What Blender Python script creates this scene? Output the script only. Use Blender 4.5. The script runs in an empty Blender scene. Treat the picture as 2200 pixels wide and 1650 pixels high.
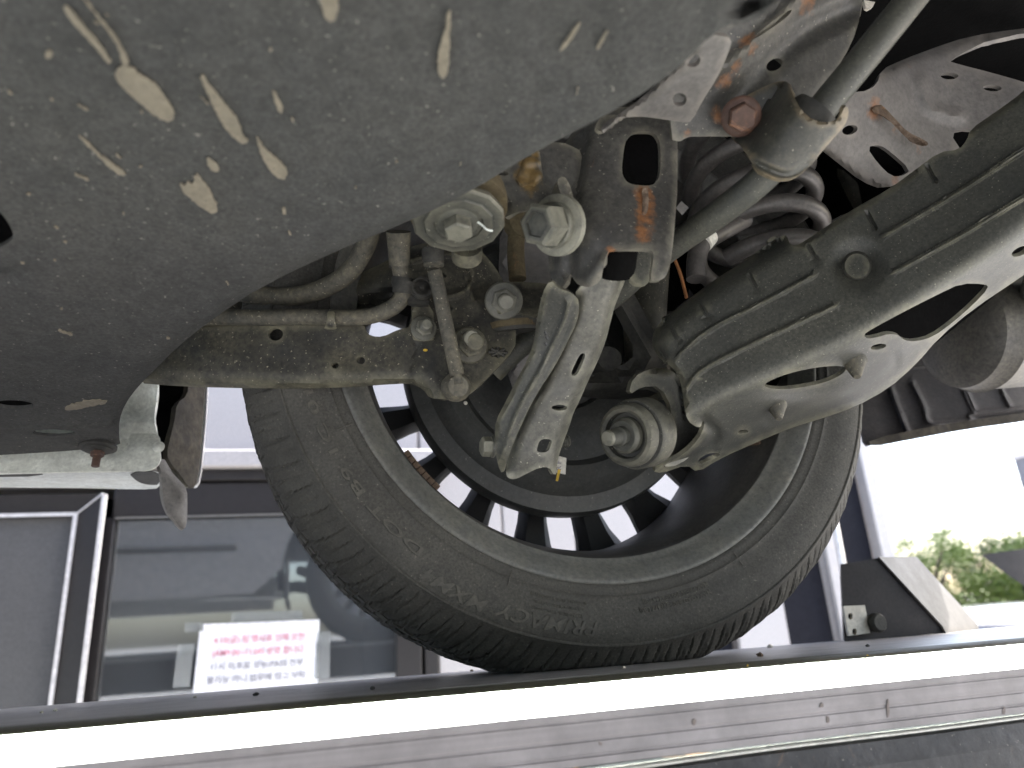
import bpy, bmesh, math, random
import numpy as np
from mathutils import Vector, Matrix
from mathutils.geometry import delaunay_2d_cdt

random.seed(7); np.random.seed(7)
S = bpy.context.scene
COL = S.collection
R = math.radians

# ------------------------------------------------------------------ camera
YAW, PIT, ROL = 0.26951, 0.32330, -0.06493
CAM = np.array([-0.24681, 0.0, 0.04125])
FPX = 1525.0
_f = np.array([math.sin(YAW)*math.cos(PIT), math.cos(YAW)*math.cos(PIT), math.sin(PIT)])
_r = np.array([math.cos(YAW), -math.sin(YAW), 0.0])
_u = np.cross(_r, _f)
_c, _s = math.cos(ROL), math.sin(ROL)
_r, _u = _c*_r+_s*_u, -_s*_r+_c*_u
cd = bpy.data.cameras.new('camera')
cam = bpy.data.objects.new('camera', cd); COL.objects.link(cam)
cam.matrix_world = Matrix(((_r[0], _u[0], -_f[0], CAM[0]), (_r[1], _u[1], -_f[1], CAM[1]),
                           (_r[2], _u[2], -_f[2], CAM[2]), (0, 0, 0, 1)))
cd.sensor_fit = 'HORIZONTAL'; cd.sensor_width = 36.0; cd.lens = FPX/2200*36.0
cd.clip_start = 0.01; cd.clip_end = 3000
cd.dof.use_dof = True; cd.dof.focus_distance = 0.62; cd.dof.aperture_fstop = 5.4
S.camera = cam

# ------------------------------------------------------------------ light
SUN_EL, SUN_AZ = R(42), R(89)          # azimuth measured from +Y towards +X
w = bpy.data.worlds.new('World'); S.world = w; w.use_nodes = True
nt = w.node_tree
bg = nt.nodes['Background']
sky = nt.nodes.new('ShaderNodeTexSky'); sky.sky_type = 'NISHITA'; sky.sun_disc = False
sky.sun_elevation = SUN_EL; sky.sun_rotation = SUN_AZ
sky.air_density = 1.0; sky.dust_density = 2.5; sky.ozone_density = 1.0
nt.links.new(sky.outputs[0], bg.inputs[0]); bg.inputs[1].default_value = 0.15
sl = bpy.data.lights.new('sun', 'SUN'); sl.energy = 4.0; sl.angle = R(0.5); sl.color = (1, .95, .88)
so = bpy.data.objects.new('sun', sl); COL.objects.link(so)
_d = Vector((math.sin(SUN_AZ)*math.cos(SUN_EL), math.cos(SUN_AZ)*math.cos(SUN_EL), math.sin(SUN_EL)))
so.rotation_euler = _d.to_track_quat('Z', 'Y').to_euler()
so.location = (0, 0, 6)
S.view_settings.view_transform = 'Standard'; S.view_settings.look = 'None'
S.view_settings.exposure = 2.38; S.view_settings.gamma = 1.0
S.view_settings.use_curve_mapping = False
S.cycles.max_bounces = 8; S.cycles.diffuse_bounces = 5
LED_POWER = 7.0

# ------------------------------------------------------------------ geometry helpers
def rays(u, v):
    u = np.atleast_1d(np.asarray(u, float)); v = np.atleast_1d(np.asarray(v, float))
    return (u-1100)[:, None]*_r+(825-v)[:, None]*_u+FPX*_f
def PN(u, v, Y):
    d = rays(u, v); return CAM+d*(np.atleast_1d(Y)/d[:, 1])[:, None]
def P(u, v, Y): return Vector(PN(u, v, Y)[0])
def PZ(u, v, z):
    d = rays(u, v)[0]; return Vector(CAM+d*(z-CAM[2])/d[2])
def px(W):
    d = np.array(W)-CAM; return (1100+FPX*d@_r/(d@_f), 825-FPX*d@_u/(d@_f))

def put(o, parent):
    """meshes keep world coordinates; an Empty sits at its thing's base"""
    COL.objects.link(o)
    if parent is not None:
        o.parent = parent
        if parent.type == 'EMPTY': o.matrix_parent_inverse = Matrix.Translation(-parent.location)
    return o

def obj(name, verts, faces, mat, parent=None, angle=38, smooth=True):
    me = bpy.data.meshes.new(name)
    me.from_pydata([tuple(map(float, v)) for v in verts], [], [tuple(map(int, f)) for f in faces])
    me.validate()
    if smooth:
        me.polygons.foreach_set('use_smooth', [True]*len(me.polygons))
        me.set_sharp_from_angle(angle=R(angle))
    me.materials.append(mat)
    return put(bpy.data.objects.new(name, me), parent)

def thing(name, label, cat, loc=(0, 0, 0), group=None):
    o = bpy.data.objects.new(name, None); o.location = loc; COL.objects.link(o)
    o.empty_display_size = .1
    return tag(o, label, cat, group)
def tag(o, label, cat, group=None):
    o['label'] = label; o['category'] = cat
    if group: o['group'] = group
    return o
def struct(o): o['kind'] = 'structure'; return o

class MB:
    """collects shapes into one mesh"""
    def __init__(s): s.v = []; s.f = []
    def add(s, v, f):
        n = len(s.v); s.v += [tuple(x) for x in v]; s.f += [tuple(i+n for i in q) for q in f]; return s
    def box(s, a, b):
        x0, y0, z0 = a; x1, y1, z1 = b
        v = [(x0, y0, z0), (x1, y0, z0), (x1, y1, z0), (x0, y1, z0), (x0, y0, z1), (x1, y0, z1), (x1, y1, z1), (x0, y1, z1)]
        return s.add(v, [(0, 3, 2, 1), (4, 5, 6, 7), (0, 1, 5, 4), (1, 2, 6, 5), (2, 3, 7, 6), (3, 0, 4, 7)])
    def build(s, name, mat, parent=None, angle=38, bevel=0, seg=2):
        o = obj(name, s.v, s.f, mat, parent, angle)
        if bevel:
            m = o.modifiers.new('bevel', 'BEVEL'); m.width = bevel; m.segments = seg; m.limit_method = 'ANGLE'
        return o

def catmull(pts, n=6, closed=False):
    pts = [np.array(p, float) for p in pts]; out = []
    N = len(pts); rng = range(N) if closed else range(N-1)
    for i in rng:
        p1, p2 = pts[i], pts[(i+1) % N]
        p0 = pts[i-1] if (i > 0 or closed) else 2*p1-p2
        p3 = pts[(i+2) % N] if (i+2 < N or closed) else 2*p2-p1
        for k in range(n):
            t = k/n
            out.append(.5*((2*p1)+(-p0+p2)*t+(2*p0-5*p1+4*p2-p3)*t*t+(-p0+3*p1-3*p2+p3)*t**3))
    if not closed: out.append(pts[-1])
    return out
def chaikin(pts, it=2, k=.25):
    p = [np.array(q, float) for q in pts]
    for _ in range(it):
        o = []
        for i in range(len(p)):
            a, b = p[i], p[(i+1) % len(p)]
            o += [a*(1-k)+b*k, a*k+b*(1-k)]
        p = o
    return p
def ell(cx, cy, rx, ry, ang=0, n=18):
    a = R(ang)
    return [(cx+rx*math.cos(t)*math.cos(a)-ry*math.sin(t)*math.sin(a), cy+rx*math.cos(t)*math.sin(a)+ry*math.sin(t)*math.cos(a))
            for t in np.linspace(0, 2*math.pi, n, endpoint=False)]
def densify(pts, step):
    out = []
    for i in range(len(pts)):
        a, b = np.array(pts[i], float), np.array(pts[(i+1) % len(pts)], float)
        n = max(1, int(np.linalg.norm(b-a)/step+.5))
        for k in range(n): out.append(a+(b-a)*k/n)
    # drop near-duplicates
    res = []
    for p in out:
        if not res or np.linalg.norm(p-res[-1]) > .5: res.append(p)
    if len(res) > 1 and np.linalg.norm(res[0]-res[-1]) < .5: res.pop()
    return res
def inpoly(pts, poly):
    x, y = pts[:, 0], pts[:, 1]; ins = np.zeros(len(pts), bool); n = len(poly); j = n-1
    for i in range(n):
        xi, yi = poly[i]; xj, yj = poly[j]
        if yi != yj:
            c = ((yi > y) != (yj > y)) & (x < (xj-xi)*(y-yi)/(yj-yi)+xi); ins ^= c
        j = i
    return ins
def dpoly(pts, poly, closed=False):
    P0 = np.array(poly, float); d = np.full(len(pts), 1e9)
    n = len(P0)
    for i in range(n if closed else n-1):
        a, b = P0[i], P0[(i+1) % n]; ab = b-a; L = ab@ab+1e-9
        t = np.clip(((pts-a)@ab)/L, 0, 1)
        d = np.minimum(d, np.linalg.norm(pts-a-t[:, None]*ab, axis=1))
    return d
def tps(ctrl):
    C = np.array(ctrl, float); n = len(C)
    if n == 1: return lambda q: np.full(len(q), C[0, 2])
    iv = 1/C[:, 2]; X = C[:, :2]/1000
    def K(d2): return np.where(d2 > 1e-12, d2*np.log(d2+1e-12), 0)
    if n < 4:
        if n == 2:
            dd = X[1]-X[0]; L = dd@dd
            return lambda q: 1/(iv[0]+(iv[1]-iv[0])*((q/1000-X[0])@dd/L))
        A = np.c_[np.ones(3), X]; c = np.linalg.solve(A, iv)
        return lambda q: 1/(c[0]+(q/1000)@c[1:])
    D2 = ((X[:, None]-X[None])**2).sum(2)
    A = np.zeros((n+3, n+3)); A[:n, :n] = K(D2)+np.eye(n)*1e-4
    A[:n, n] = 1; A[:n, n+1:] = X; A[n, :n] = 1; A[n+1:, :n] = X.T
    c = np.linalg.solve(A, np.r_[iv, 0, 0, 0])
    def fn(q):
        q = q/1000; d2 = ((q[:, None]-X[None])**2).sum(2)
        return 1/(K(d2)@c[:n]+c[n]+q@c[n+1:])
    return fn
# relief features: arrays of pixel points -> change of distance Y (negative = towards the camera)
def f_rib(poly, w, h, n=6):
    pl = catmull(poly, n) if len(poly) > 2 else poly
    def fn(q): return -h*.5*(1+np.cos(np.pi*np.clip(dpoly(q, pl)/w, 0, 1)))
    if w <= 12:      # fine ribs bring their own mesh points
        d = densify(list(pl)+[pl[-1]], 7)[:-1]; pp = []
        for i in range(len(d)):
            t = np.array(d[min(i+1, len(d)-1)])-np.array(d[max(i-1, 0)]); t = t/(np.linalg.norm(t)+1e-9); nn = np.array((-t[1], t[0]))
            pp += [np.array(d[i])+nn*w*k for k in (-1.05, -.6, -.25, .25, .6, 1.05)]
        fn.pts = np.array(pp); fn.line = pl; fn.w = w
    return fn
def f_boss(cx, cy, r, h, soft=.35, ratio=1.0, ang=0):
    a = R(ang)
    def fn(q):
        x = q[:, 0]-cx; y = q[:, 1]-cy
        X = x*math.cos(a)+y*math.sin(a); Y = (-x*math.sin(a)+y*math.cos(a))/ratio
        t = np.clip((1-np.hypot(X, Y)/r)/soft, 0, 1)
        return -h*t*t*(3-2*t)
    if soft < .3:
        fn.pts = np.array([p for k in (1.03, 1-soft*.3, 1-soft*.7, 1-soft) for p in ell(cx, cy, r*k, r*k*ratio, ang, 30)])
        fn.line = ell(cx, cy, r*(1-soft*.5), r*(1-soft*.5)*ratio, ang, 30); fn.w = r*soft*.8
    return fn
def f_roll(poly, w, h, n=1, closed=False):
    pl = catmull(poly, n) if n > 1 else poly
    def fn(q):
        t = 1-np.clip(dpoly(q, pl, closed)/w, 0, 1)
        return h*(1-np.sqrt(np.clip(1-t*t, 0, 1)))
    return fn
def f_noise(amp, scale, seed=0):
    rg = np.random.RandomState(seed); k = rg.normal(size=(6, 2))/scale; ph = rg.uniform(0, 6.28, 6)
    return lambda q: amp*np.sin(q@k.T+ph).mean(1)*1.6

def sheet(name, outline, ctrl, mat, parent, holes=(), feats=(), step=16, thick=.003, chk=1, smooth=True, angle=35):
    """pressed sheet metal: outline and holes as seen from the camera's place, laid on the surface given by ctrl, with real thickness"""
    out = densify(chaikin(outline, chk) if chk else outline, step)
    hs = [densify(h, step*.7) for h in holes]
    fn = ctrl if callable(ctrl) else tps(ctrl)
    V = [tuple(p) for p in out]; E = [(i, (i+1) % len(out)) for i in range(len(out))]
    for h in hs:
        n = len(V); V += [tuple(p) for p in h]; E += [(n+i, n+(i+1) % len(h)) for i in range(len(h))]
    a = np.array(out); x0, y0 = a.min(0); x1, y1 = a.max(0)
    gx, gy = np.meshgrid(np.arange(x0+step/2, x1, step), np.arange(y0+step/2, y1, step*.87))
    gx = gx+(np.arange(gx.shape[0]) % 2)[:, None]*step/2
    g = np.c_[gx.ravel(), gy.ravel()]
    if len(g):
        k = inpoly(g, out) & (dpoly(g, out, True) > step*.45)
        for h in hs: k &= ~inpoly(g, h) & (dpoly(g, h, True) > step*.4)
        for ft in feats:
            if hasattr(ft, 'pts'):
                k &= dpoly(g, ft.line) > ft.w*1.35
                e = ft.pts; ke = inpoly(e, out) & (dpoly(e, out, True) > 3)
                for h in hs: ke &= ~inpoly(e, h) & (dpoly(e, h, True) > 3)
                V += [tuple(p) for p in e[ke]]
        V += [tuple(p) for p in g[k]]
    r = delaunay_2d_cdt([Vector(p) for p in V], E, [], 0, 1e-4)
    q = np.array([tuple(p) for p in r[0]]); T = np.array([f for f in r[2] if len(f) == 3])
    c = q[T].mean(1); k = inpoly(c, out)
    for h in hs: k &= ~inpoly(c, h)
    T = T[k]
    Y = fn(q)
    for ft in feats: Y = Y+ft(q)
    W = PN(q[:, 0], q[:, 1], Y)
    # orient towards the camera
    n = np.cross(W[T[:, 1]]-W[T[:, 0]], W[T[:, 2]]-W[T[:, 0]])
    flip = ((CAM-W[T[:, 0]])*n).sum(1) < 0
    T[flip] = T[flip][:, ::-1]; n[flip] *= -1
    vn = np.zeros_like(W)
    for i in range(3): np.add.at(vn, T[:, i], n)
    vn /= np.linalg.norm(vn, axis=1)[:, None]+1e-12
    B = W-vn*thick
    N = len(W); F = [tuple(t) for t in T]
    cnt = {}
    for t in T:
        for i in range(3):
            e = (t[i], t[(i+1) % 3]); cnt[e] = 1
    F += [(t[2]+N, t[1]+N, t[0]+N) for t in T]
    for (i, j) in cnt:
        if (j, i) not in cnt: F.append((j, i, i+N, j+N))
    used = sorted({i for f in F for i in f}); mp = {v: k for k, v in enumerate(used)}
    A = np.r_[W, B]
    return obj(name, A[used], [tuple(mp[i] for i in f) for f in F], mat, parent, angle, smooth)

def frame(d):
    d = Vector(d).normalized(); a = Vector((0, 0, 1)) if abs(d.z) < .9 else Vector((1, 0, 0))
    x = d.cross(a).normalized(); return x, d.cross(x).normalized(), d
def tube_data(pts, r, seg=14, smoothn=5, cap=True):
    if smoothn > 1 and len(pts) > 2: 
        rr = r if hasattr(r, '__len__') else [r]*len(pts)
        q = catmull([list(p)+[k] for p, k in zip(pts, rr)], smoothn)
        pts = [Vector(p[:3]) for p in q]; rr = [p[3] for p in q]
    else:
        pts = [Vector(p) for p in pts]; rr = r if hasattr(r, '__len__') else [r]*len(pts)
    V = []; F = []; x = None
    for i, p in enumerate(pts):
        t = (pts[min(i+1, len(pts)-1)]-pts[max(i-1, 0)]).normalized()
        if x is None: x, y, _ = frame(t)
        else:
            x = (x-t*x.dot(t)).normalized()
        y = t.cross(x)
        for k in range(seg):
            a = 2*math.pi*k/seg; V.append(p+(x*math.cos(a)+y*math.sin(a))*rr[i])
        if i:
            b = len(V)-2*seg
            for k in range(seg):
                F.append((b+k, b+(k+1) % seg, b+seg+(k+1) % seg, b+seg+k))
    if cap:
        F.append(tuple(range(seg-1, -1, -1))); F.append(tuple(range(len(V)-seg, len(V))))
    return V, F
def tube(name, pts, r, mat, parent, seg=14, smoothn=5, cap=True):
    return obj(name, *tube_data(pts, r, seg, smoothn, cap), mat, parent, 50)
def lathe_data(prof, org, axis, seg=28, a0=0.0, sx=1.0):
    """prof: (t along axis, radius)"""
    x, y, d = frame(axis); o = Vector(org); V = []; F = []
    for i, (t, r) in enumerate(prof):
        for k in range(seg):
            a = a0+2*math.pi*k/seg; V.append(o+d*t+x*(r*math.cos(a)*sx)+y*r*math.sin(a))
        if i:
            b = (i-1)*seg
            for k in range(seg): F.append((b+k, b+seg+k, b+seg+(k+1) % seg, b+(k+1) % seg))
    if prof[0][1] > 1e-6: F.append(tuple(range(seg)))
    if prof[-1][1] > 1e-6: F.append(tuple(range(len(V)-1, len(V)-seg-1, -1)))
    F = [tuple(reversed(f)) for f in F]
    return V, F
def lathe(name, prof, org, axis, mat, parent, seg=28, angle=35):
    v, f = lathe_data(prof, org, axis, seg)
    me = obj(name, v, f, mat, parent, angle)
    bm = bmesh.new(); bm.from_mesh(me.data); bmesh.ops.recalc_face_normals(bm, faces=bm.faces); bm.to_mesh(me.data); bm.free()
    return me
def bolt(name, pos, axis, r, mat, parent, washer=1.45, head=.9, hexn=6, stud=0, studr=.55, base=.25):
    """flange bolt: washer disc, hexagon head, optional threaded stud with ridges"""
    m = MB(); W = r*washer
    m.add(*lathe_data([(0, W), (base*r*.5, W), (base*r, W*.93), (base*r*1.4, r*1.02)], pos, axis, 28))
    m.add(*lathe_data([(base*r, r), (base*r+head*r*.85, r), (base*r+head*r, r*.86)], pos, axis, hexn, .3))
    if stud:
        t0 = base*r+head*r; pr = [(t0-.2*r, studr*r)]
        n = max(4, int(stud/(.16*r)))
        for k in range(n):
            t = t0+stud*k/n; pr += [(t, studr*r*.88), (t+stud/n*.5, studr*r)]
        pr += [(t0+stud, studr*r*.8)]
        m.add(*lathe_data(pr, pos, axis, 16))
    o = m.build(name, mat, parent, 30)
    bm = bmesh.new(); bm.from_mesh(o.data); bmesh.ops.recalc_face_normals(bm, faces=bm.faces); bm.to_mesh(o.data); bm.free()
    return o

def text_mesh(body, size, extrude=0, shear=0):
    cu = bpy.data.curves.new('t', 'FONT'); cu.body = body; cu.size = size; cu.extrude = extrude; cu.resolution_u = 2
    cu.shear = shear; cu.offset = .012*size; cu.align_x = 'CENTER'; cu.align_y = 'CENTER'
    o = bpy.data.objects.new('t', cu); COL.objects.link(o)
    bpy.context.view_layer.update()
    dg = bpy.context.evaluated_depsgraph_get(); ev = o.evaluated_get(dg); me = ev.to_mesh()
    V = np.array([v.co[:] for v in me.vertices]).reshape(-1, 3); F = [tuple(p.vertices) for p in me.polygons]
    ev.to_mesh_clear(); bpy.data.objects.remove(o); bpy.data.curves.remove(cu)
    return V, F

# ------------------------------------------------------------------ materials
def rgb(c): return (c[0], c[1], c[2], 1)
def material(name, base, rough=.6, metal=0.0, dust=None, dusta=.5, dscale=14, speck=None, specka=.5, sscale=380,
             rust=0.0, rscale=18, bump=.25, bscale=260, spec=.5, streak=None, coat=0.0, rustcol=(.20, .075, .028), spots=(), mott=.35, edge=None):
    m = bpy.data.materials.new(name); m.use_nodes = True
    t = m.node_tree; N = t.nodes; L = t.links; b = N['Principled BSDF']
    tc = N.new('ShaderNodeTexCoord')
    def noise(scale, detail=6, rough_=.6, vec=None, dist=0):
        n = N.new('ShaderNodeTexNoise'); n.inputs['Scale'].default_value = scale; n.inputs['Detail'].default_value = detail
        n.inputs['Roughness'].default_value = rough_; n.inputs['Distortion'].default_value = dist
        L.new(vec or tc.outputs['Object'], n.inputs['Vector']); return n.outputs['Fac']
    def ramp(fac, a, c_):
        r_ = N.new('ShaderNodeMapRange'); r_.inputs['From Min'].default_value = a; r_.inputs['From Max'].default_value = c_
        L.new(fac, r_.inputs['Value']); return r_.outputs['Result']
    def mix(fac, a, c_, k=1.0):
        x = N.new('ShaderNodeMix'); x.data_type = 'RGBA'
        if k != 1.0:
            mu = N.new('ShaderNodeMath'); mu.operation = 'MULTIPLY'; mu.inputs[1].default_value = k; L.new(fac, mu.inputs[0]); fac = mu.outputs[0]
        L.new(fac, x.inputs['Factor'])
        for s_, v in ((x.inputs['A'], a), (x.inputs['B'], c_)):
            if isinstance(v, tuple): s_.default_value = rgb(v)
            else: L.new(v, s_)
        return x.outputs['Result']
    fine = noise(bscale, 8, .65)
    col = mix(ramp(fine, .3, .7), tuple(k*.72 for k in base), tuple(min(1, k*1.28) for k in base))
    if mott:
        mo = noise(bscale*.22, 10, .72, dist=.6)
        col = mix(ramp(mo, .36, .60), tuple(k*.55 for k in base), col, 1.0) if mott > .5 else mix(ramp(mo, .60, .38), col, tuple(k*.55 for k in base), mott*1.6)
    if dust:
        big = noise(dscale, 8, .68, dist=.4)
        ml = N.new('ShaderNodeMath'); ml.operation = 'MULTIPLY'; L.new(ramp(big, .5-.22*dusta-.1, .78-.15*dusta), ml.inputs[0]); L.new(ramp(fine, .25, .75), ml.inputs[1])
        col = mix(ml.outputs[0], col, dust, min(1, .45+dusta*.5))
    if streak:
        mp = N.new('ShaderNodeMapping'); mp.inputs['Scale'].default_value = streak[1]; L.new(tc.outputs['Object'], mp.inputs['Vector'])
        sn = noise(1.0, 5, .6, mp.outputs['Vector'])
        col = mix(ramp(sn, .48, .72), col, streak[0], streak[2])
    if speck:
        sp = noise(sscale, 3, .5)
        col = mix(ramp(sp, .70-.08*specka, .76-.06*specka), col, speck, .75)
        vo = N.new('ShaderNodeTexVoronoi'); vo.inputs['Scale'].default_value = sscale*.32; L.new(tc.outputs['Object'], vo.inputs['Vector'])
        col = mix(ramp(vo.outputs['Distance'], .16*specka+.02, .05*specka), col, speck, .6*specka)
    rfac = None
    if rust:
        rn = noise(rscale, 9, .7, dist=.8); rfac = ramp(rn, .68-.2*rust, .80-.2*rust)
        rc = mix(ramp(fine, .35, .7), rustcol, (.36, .19, .09))
        col = mix(rfac, col, rc, .85)
    if edge:
        ge = N.new('ShaderNodeNewGeometry'); em = N.new('ShaderNodeMath'); em.operation = 'MULTIPLY'
        L.new(ramp(ge.outputs['Pointiness'], .515, .60), em.inputs[0]); L.new(ramp(noise(70, 6, .7), .3, .6), em.inputs[1])
        col = mix(em.outputs[0], col, edge, .8)
    if spots:
        acc = None; wob = noise(90, 8, .7)
        for (c_, r_) in spots:
            di = N.new('ShaderNodeVectorMath'); di.operation = 'DISTANCE'; L.new(tc.outputs['Object'], di.inputs[0]); di.inputs[1].default_value = tuple(c_)
            ad = N.new('ShaderNodeMath'); ad.operation = 'MULTIPLY_ADD'; L.new(wob, ad.inputs[0]); ad.inputs[1].default_value = -r_*2.6; L.new(di.outputs['Value'], ad.inputs[2])
            rr_ = ramp(ad.outputs[0], -r_*.15, -r_*.75)
            if acc is None: acc = rr_
            else:
                mx = N.new('ShaderNodeMath'); mx.operation = 'MAXIMUM'; L.new(acc, mx.inputs[0]); L.new(rr_, mx.inputs[1]); acc = mx.outputs[0]
        sc_ = mix(ramp(fine, .3, .72), tuple(k*.8 for k in rustcol), tuple(min(1, k*1.9) for k in rustcol))
        col = mix(acc, col, sc_, .9)
    L.new(col, b.inputs['Base Color'])
    b.inputs['Metallic'].default_value = metal; b.inputs['Specular IOR Level'].default_value = spec
    rn2 = N.new('ShaderNodeMapRange'); rn2.inputs['To Min'].default_value = max(.02, rough-.1); rn2.inputs['To Max'].default_value = min(1, rough+.14)
    L.new(noise(dscale*2.3, 6), rn2.inputs['Value']); L.new(rn2.outputs['Result'], b.inputs['Roughness'])
    if coat: b.inputs['Coat Weight'].default_value = coat; b.inputs['Coat Roughness'].default_value = .05
    if bump:
        bp = N.new('ShaderNodeBump'); bp.inputs['Strength'].default_value = bump; bp.inputs['Distance'].default_value = .0012
        L.new(fine, bp.inputs['Height']); L.new(bp.outputs['Normal'], b.inputs['Normal'])
    return m
DUST = (.23, .205, .135)
PALE = (.34, .31, .23)
M = {}
M['panel'] = material('felt_panel', (.048, .049, .048), .85, dust=(.092, .090, .080), dusta=.45, dscale=9, speck=(.24, .23, .20), specka=.28, sscale=330, bump=.6, bscale=420, spec=.25, mott=.45)
M['black'] = material('black_painted_steel', (.020, .021, .021), .55, dust=DUST, dusta=.22, speck=PALE, specka=.55, sscale=420, bump=.2, edge=(.17, .16, .11), spec=.35)
M['blackclean'] = material('black_steel', (.016, .017, .018), .5, dust=(.10, .095, .08), dusta=.2, bump=.15)
GREY = dict(edge=(.21, .195, .15), base=(.048, .047, .046), rough=.45, dust=(.19, .18, .145), dusta=.36, dscale=22, speck=(.36, .34, .28), specka=.3, rust=.10, rscale=26, bump=.25, rustcol=(.17, .075, .03))
M['grey'] = material('grey_primer_steel', **GREY)
M['bracket'] = material('rust_streaked_bracket_steel', spots=[(P(1386, 412, .405), .0075), (P(1388, 434, .405), .007), (P(1387, 456, .405), .007), (P(1384, 478, .405), .0075), (P(1380, 500, .405), .008), (P(1380, 520, .405), .008), (P(1452, 300, .408), .004), (P(1310, 540, .405), .004), (P(1300, 285, .405), .003)], **GREY)
M['cross'] = material('rust_streaked_crossmember_steel', spots=[(P(1545, 172, .352), .008), (P(1570, 138, .345), .008), (P(1600, 102, .338), .008), (P(1712, 4, .33), .012), (P(1640, 70, .336), .004), (P(1480, 290, .375), .004), (P(1555, 245, .36), .008)], **GREY)
M['housing'] = material('ochre_rust_housing_steel', spots=[(P(1140, 350, .415), .009), (P(1135, 378, .415), .010), (P(1145, 398, .415), .007), (P(1072, 440, .41), .010), (P(1045, 415, .41), .007), (P(1150, 330, .415), .006)], **dict(GREY, rustcol=(.12, .078, .028)))
M['link'] = material('dusty_link_steel', (.062, .062, .057), .45, dust=(.23, .222, .17), dusta=.42, dscale=26, speck=(.5, .48, .38), specka=.3, bump=.25, edge=(.26, .255, .20))
M['arm'] = material('lower_arm_steel', (.032, .034, .032), .5, dust=(.155, .15, .115), dusta=.42, dscale=10, speck=(.36, .35, .27), specka=.3, sscale=620, bump=.12, bscale=420, edge=(.20, .19, .135))
LIL = dict(edge=(.21, .19, .165), base=(.125, .117, .112), rough=.55, dust=(.17, .158, .14), dusta=.4, rust=.10, rscale=20, bump=.2, rustcol=(.17, .085, .045))
M['lilac'] = material('bare_primer_plate', **LIL)
M['lilacrust'] = material('weld_rusted_plate', spots=[(P(1880, 234, .405), .009), (P(1905, 250, .405), .006), (P(1940, 275, .41), .006), (P(1965, 298, .41), .008), (P(1990, 308, .414), .009), (P(1975, 345, .42), .006), (P(1900, 350, .42), .006), (P(1930, 380, .43), .006), (P(1960, 130, .40), .005), (P(1900, 400, .43), .004)], **LIL)
M['strap'] = material('strap_steel', (.030, .032, .030), .42, edge=(.24, .19, .12), dust=(.12, .11, .075), dusta=.45, dscale=24, speck=(.36, .35, .27), specka=.3, bump=.2)
M['rust'] = material('rusty_steel', (.11, .07, .045), .85, rust=.55, rscale=60, bump=1.0, bscale=300, dust=(.24, .20, .15), dusta=.4, rustcol=(.18, .075, .03))
M['rustbolt'] = material('rusted_bolt_steel', (.085, .045, .032), .6, rust=.6, rscale=70, bump=.4)
M['yrust'] = material('ochre_rust', (.085, .063, .032), .85, rust=.3, rscale=60, bump=.9, bscale=250, dust=(.16, .15, .08), dusta=.4)
M['zinc'] = material('dusty_zinc_bolt', (.045, .047, .042), .5, metal=.1, edge=(.19, .185, .145), dust=(.12, .117, .09), dusta=.45, dscale=60, speck=(.1, .1, .09), specka=.3, bump=.3)
M['washer'] = material('dusty_washer_steel', (.034, .036, .032), .5, metal=.1, edge=(.20, .19, .145), dust=(.10, .096, .072), dusta=.5, dscale=40, speck=(.3, .3, .25), specka=.3, bump=.3)
M['cast'] = material('cast_aluminium', (.26, .25, .24), .6, metal=.2, dust=(.14, .125, .11), dusta=.5, dscale=30, bump=.5, bscale=160)
M['rubber'] = material('dusty_rubber', (.020, .020, .019), .7, dust=(.10, .095, .072), dusta=.4, dscale=34, bump=.3)
M['bush'] = material('dusty_bush_rubber', (.036, .037, .034), .65, dust=(.12, .115, .085), dusta=.42, dscale=34, speck=(.3, .3, .25), specka=.3, bump=.35, edge=(.20, .19, .14))
M['tyre'] = material('tyre_rubber', (.043, .042, .039), .75, dust=(.115, .110, .092), dusta=.55, dscale=11, speck=(.20, .19, .15), specka=.12, sscale=500, bump=.22, bscale=500, spec=.35)
M['letter'] = material('tyre_lettering_rubber', (.055, .053, .046), .65, dust=(.14, .13, .10), dusta=.5, dscale=25, bump=.1)
M['rimlip'] = material('dirty_rim', (.098, .101, .097), .55, metal=.0, dust=(.19, .178, .14), dusta=.55, dscale=24, speck=(.02, .02, .02), specka=.25, bump=.25)
M['barrel'] = material('dark_barrel', (.055, .053, .050), .55, dust=(.12, .11, .09), dusta=.4, dscale=12, bump=.15)  # darker than the rim lip
M['rimface'] = material('silver_spoke', (.55, .56, .58), .3, metal=.7, bump=.05)
M['rimback'] = material('dark_spoke_back', (.012, .012, .013), .6, bump=.1)
M['disc'] = material('brake_shield_black', (.036, .039, .039), .45, dust=(.085, .08, .065), dusta=.35, dscale=16, speck=(.16, .16, .15), specka=.25, bump=.12)
M['hose'] = material('dusty_hose', (.045, .045, .040), .7, dust=(.23, .20, .13), dusta=.55, dscale=40, speck=PALE, specka=.5, bump=.3)
M['spring'] = material('spring_steel', (.062, .058, .056), .42, dust=(.17, .15, .13), dusta=.35, dscale=18, bump=.1)
M['paint'] = material('white_body_paint', (.74, .76, .70), .38, dust=(.42, .42, .33), dusta=.2, dscale=16, speck=(.25, .25, .2), specka=.16, bump=.05, coat=.3)
M['bodyw'] = material('glossy_white_paint', (.78, .79, .80), .15, bump=0, coat=.8)
M['rocker'] = material('grey_rocker_paint', (.66, .70, .71), .4, dust=(.4, .39, .33), dusta=.25, bump=.05)
M['liner'] = material('felt_and_cavity_shade', (.0045, .0045, .0045), .9, bump=.4, spec=.06)  # felt, and the painted black of shaded cavities behind holes
M['mud'] = material('mud_caked_liner', (.022, .020, .017), .9, dust=(.14, .12, .085), dusta=.35, dscale=36, bump=1.0, bscale=120)
M['mudsplash'] = material('dried_mud', (.20, .175, .13), .95, dust=(.075, .072, .064), dusta=.42, dscale=110, speck=(.07, .068, .06), specka=.5, sscale=240, bump=.7, mott=.2)
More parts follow.
